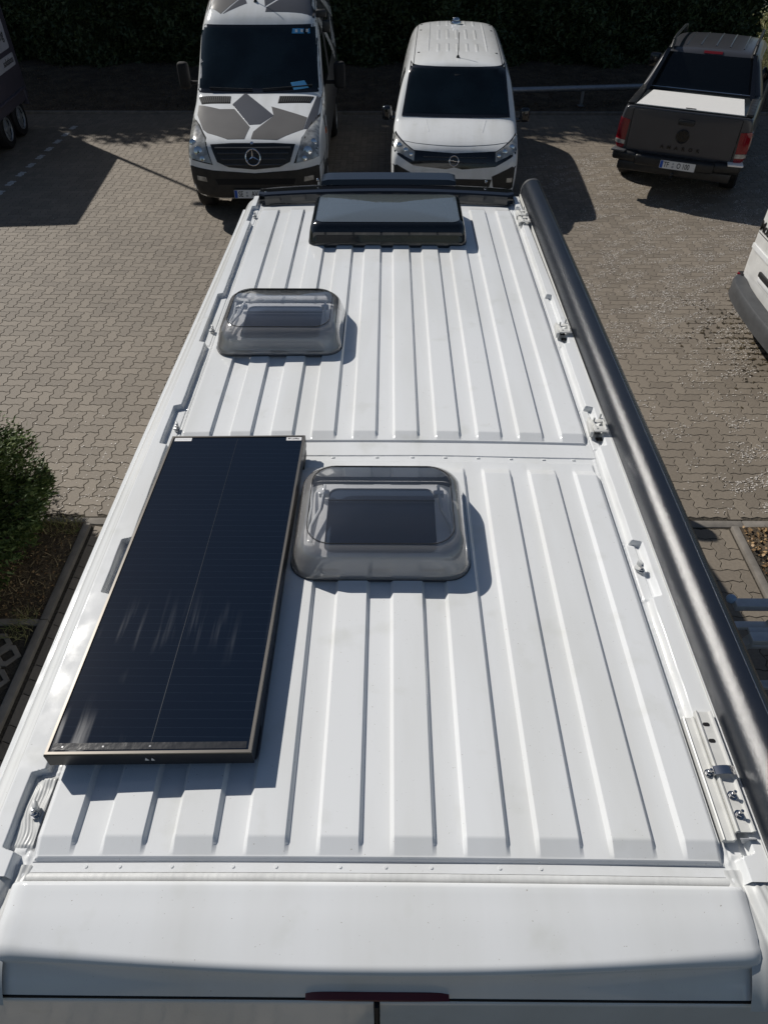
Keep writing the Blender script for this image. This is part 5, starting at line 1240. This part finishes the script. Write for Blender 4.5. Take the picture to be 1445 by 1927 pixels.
# ---- white van on the right, only its rear corner in view
def corner_van():
    t = thing('white_delivery_van', 'dusty white van at the right edge with dark grey rear bumper and red tail light', 'van', (4.10, 6.66, 0), R(-90), local=True)
    def sec(w, zb=.40, zt=1.95): return [(0, zb), (w * .9, zb), (w * .985, zb + .06), (w, .75), (w * .995, 1.1), (w * .96, 1.5), (w * .90, 1.84), (w * .84, 1.93), (w * .6, zt), (0, zt + .01)]
    S = [(-.012, sec(.955, .42)), (.0, sec(.975)), (.03, sec(.99)), (.12, sec(1.0)), (1.0, sec(1.0)), (3.3, sec(1.0)), (3.6, sec(1.0, .4, 1.88)), (4.2, sec(.99, .4, 1.30)), (4.9, sec(.95, .4, 1.05)), (5.0, sec(.85, .4, .85))]
    S = [(y, [(x, min(z, s[-1][1])) for x, z in s]) for y, s in S]
    body, bv = cage('body', S, M['white_dirty'], t)
    for x0, x1 in ((-.93, -.012), (.012, .93)):
        dr = decal('rear_door', bv, [(x0, .62), (x1, .62), (x1, 1.86), (x0, 1.86)], 'y+', M['white_dirty'], t, off=.008, step=.1)
    decal('swage_strip', bv, [(-.94, .875), (.94, .875), (.94, .925), (-.94, .925)], 'y+', M['white'], t, off=.022, step=.08)
    decal('door_crease', bv, [(-.93, 1.045), (.93, 1.045), (.93, 1.053), (-.93, 1.053)], 'y+', M['gap'], t, off=.009, step=.06)
    decal('rear_window', bv, [(-.82, 1.35), (-.1, 1.35), (-.1, 1.8), (-.78, 1.8)], 'y+', M['rearglass'], t, off=.012, step=.1)
    decal('rear_window', bv, [(.82, 1.35), (.1, 1.35), (.1, 1.8), (.78, 1.8)], 'y+', M['rearglass'], t, off=.012, step=.1)
    bm = B(); box(bm, (-.40, -.030, .735), (.34, .03, .055), .012); objl('door_handle', bm, M['black_plastic'], t)
    bm = B(); box(bm, (-.05, -.028, 1.02), (.16, .04, .05), .012); objl('door_handle', bm, M['black_plastic'], t)
    bm = B(); box(bm, (-.40, -.022, .672), (.34, .014, .05), .006); objl('plate_recess', bm, M['white'], t)
    q = text_bm('Mobil', .15, .9, .002, 'LEFT', .002); place(q, (-.93, -.022, 1.125), rx=R(90)); objl('door_lettering', q, M['ink'], t, smooth=False)
    for s in (-1, 1):
        decal('tail_light', bv, [(.022, .92), (.085, .92), (.10, 1.22), (.022, 1.24)], 'x+' if s < 0 else 'x-', M['red_lens'], t, off=.012, step=.03)
        for y in (.95, 3.9): wheel(t, (s * .88, y, .33), .33, .22, s)
    # wrap-round bumper
    bm = B(); rr = []
    path = []
    for k in range(41):
        u = -1 + 2 * k / 40; a = abs(u)
        x = math.copysign(min(1, a * 1.18), u) * (1.03 if a > .75 else 1.03); 
        path.append(u)
    pts = [(-1.03, .52), (-1.035, .30), (-1.03, .12), (-1.005, .0), (-.95, -.085), (-.86, -.14), (-.70, -.175), (-.4, -.20), (0, -.21)]; pts = pts + [(-x, y) for x, y in pts[-2::-1]]
    prof = [(0.0, .36), (.0, .44), (-.004, .52), (.012, .545), (.05, .552), (.14, .555), (.14, .36)]
    for i, p in enumerate(pts):
        a, b = Vector(pts[max(i - 1, 0)]), Vector(pts[min(i + 1, len(pts) - 1)]); d = (b - a).normalized(); nn = Vector((-d.y, d.x))
        rr.append([(p[0] + nn.x * o, p[1] + nn.y * o, z) for o, z in prof])
    rings(bm, rr); bp = objl('rear_bumper', bm, M['grey_plastic'], t, ang=45)
    bm = B(); box(bm, (-.962, .045, .556), (.10, .16, .012), .003); objl('bumper_recess', bm, M['gap'], bp)
    bm = B(); box(bm, (-.975, -.030, .548), (.05, .05, .02), .006, rz=R(-35)); objl('reflector', bm, M['red_lens'], bp)
    bm = B(); box(bm, (0, 2.4, .42), (1.6, 4.4, .12), .02); objl('underbody', bm, M['gap'], t)
corner_van()

# ---- box trailer on the left
def trailer():
    t = thing('box_trailer', 'dark plum-grey twin-axle box trailer with pale lettered panels at the left edge', 'trailer', (-6.95, 12.5, 0), R(4.9), local=True)
    bm = B(); box(bm, (-1.1, 1.56, 1.58), (2.2, 3.12, 2.2), .05, seg=3); objl('body', bm, M['trailerbody'], t)
    bm = B(); box(bm, (-1.1, 1.48, .47), (2.0, 2.6, .10), .02); tube(bm, [(-1.1, .1, .45), (-1.1, -1.3, .45)], .04, 8); cyl(bm, (-1.1, -1.25, .45), (-1.1, -1.25, .05), .03, 10); cyl(bm, (-1.9, 1.55, .31), (-.3, 1.55, .31), .035, 10); cyl(bm, (-1.9, 2.33, .31), (-.3, 2.33, .31), .035, 10); objl('chassis', bm, M['gap'], t)
    bm = B(); prism(bm, rrect(1.225, .46, .04, 4, 1.62, 1.83), 'x', .001, .006); pa = objl('side_panel', bm, M['trailerpanel'], t)
    bm = B(); prism(bm, rrect(1.27, .10, .035, 4, 1.64, 1.19), 'x', .001, .006); pb = objl('side_panel', bm, M['trailerpanel'], t)
    def side_text(s, yend, z, size, parent, sx=1.0):
        q = text_bm(s, size, sx, .001, 'RIGHT', .003); bmesh.ops.transform(q, matrix=Matrix(((0, 0, 1, .008), (1, 0, 0, yend), (0, 1, 0, z), (0, 0, 0, 1))), verts=q.verts); objl('panel_lettering', q, M['ink'], parent, smooth=False)
    side_text('racing', 2.72, 1.60, .22, pa); side_text('solutions', 2.84, 1.195, .15, pb)
    bm = B(); box(bm, (.0, 1.9, .70), (.10, 2.0, .05), .02)
    for y in (1.02, 2.84): box(bm, (.0, y, .56), (.10, .04, .26), .012)
    objl('mudguard', bm, M['trailerbody'], t)
    for y in (1.55, 2.33): 
        for s, x in ((1, -.10), (-1, -2.1)): wheel(t, (x, y, .32), .32, .19, s)
trailer()

# ---- aluminium step platform between the van and the right bed
def platform():
    t = thing('work_platform', 'aluminium folding work platform standing right of the awning', 'step platform', (2.6, 2.35, 0))
    z = 1.0
    for y in (2.435, 2.20):
        bm = B(); box(bm, (2.62, y, z), (1.28, .062, .045), .006); 
        objl2 = obj('deck_rail', bm, M['alu'], t)
    bm = B(); box(bm, (2.62, 2.262, z - .012), (1.24, .035, .02), .004); obj('deck_tread', bm, M['alu'], t)
    for x in (2.34, 3.2):
        for y, dy in ((2.435, .28), (2.20, -.28)):
            bm = B(); rings(bm, [[(x + a, y + dy + b, .0) for a, b in ((-.02, -.03), (.02, -.03), (.02, .03), (-.02, .03))], [(x + a, y + b, z - .02) for a, b in ((-.02, -.03), (.02, -.03), (.02, .03), (-.02, .03))]]); obj('leg', bm, M['alu'], t, smooth=False)
            bm = B(); box(bm, (x, y + dy, .02), (.06, .09, .04), .012); obj('foot_cap', bm, M['rubber'], t)
    for zz in (.35, .68):
        for y, dy in ((2.435, .28), (2.20, -.28)):
            f = (z - zz) / z; bm = B(); box(bm, (2.63, y + dy * f, zz), (1.12, .05, .03), .006); obj('step', bm, M['alu'], t)
    bm = B(); bmesh.ops.create_uvsphere(bm, u_segments=16, v_segments=10, radius=.028, matrix=Matrix.Translation((1.972, 2.47, z + .01))); 
    M['blueplastic'] = mat('pale_blue_plastic', (.30, .42, .58), .3); obj('end_cap', bm, M['blueplastic'], t)
platform()
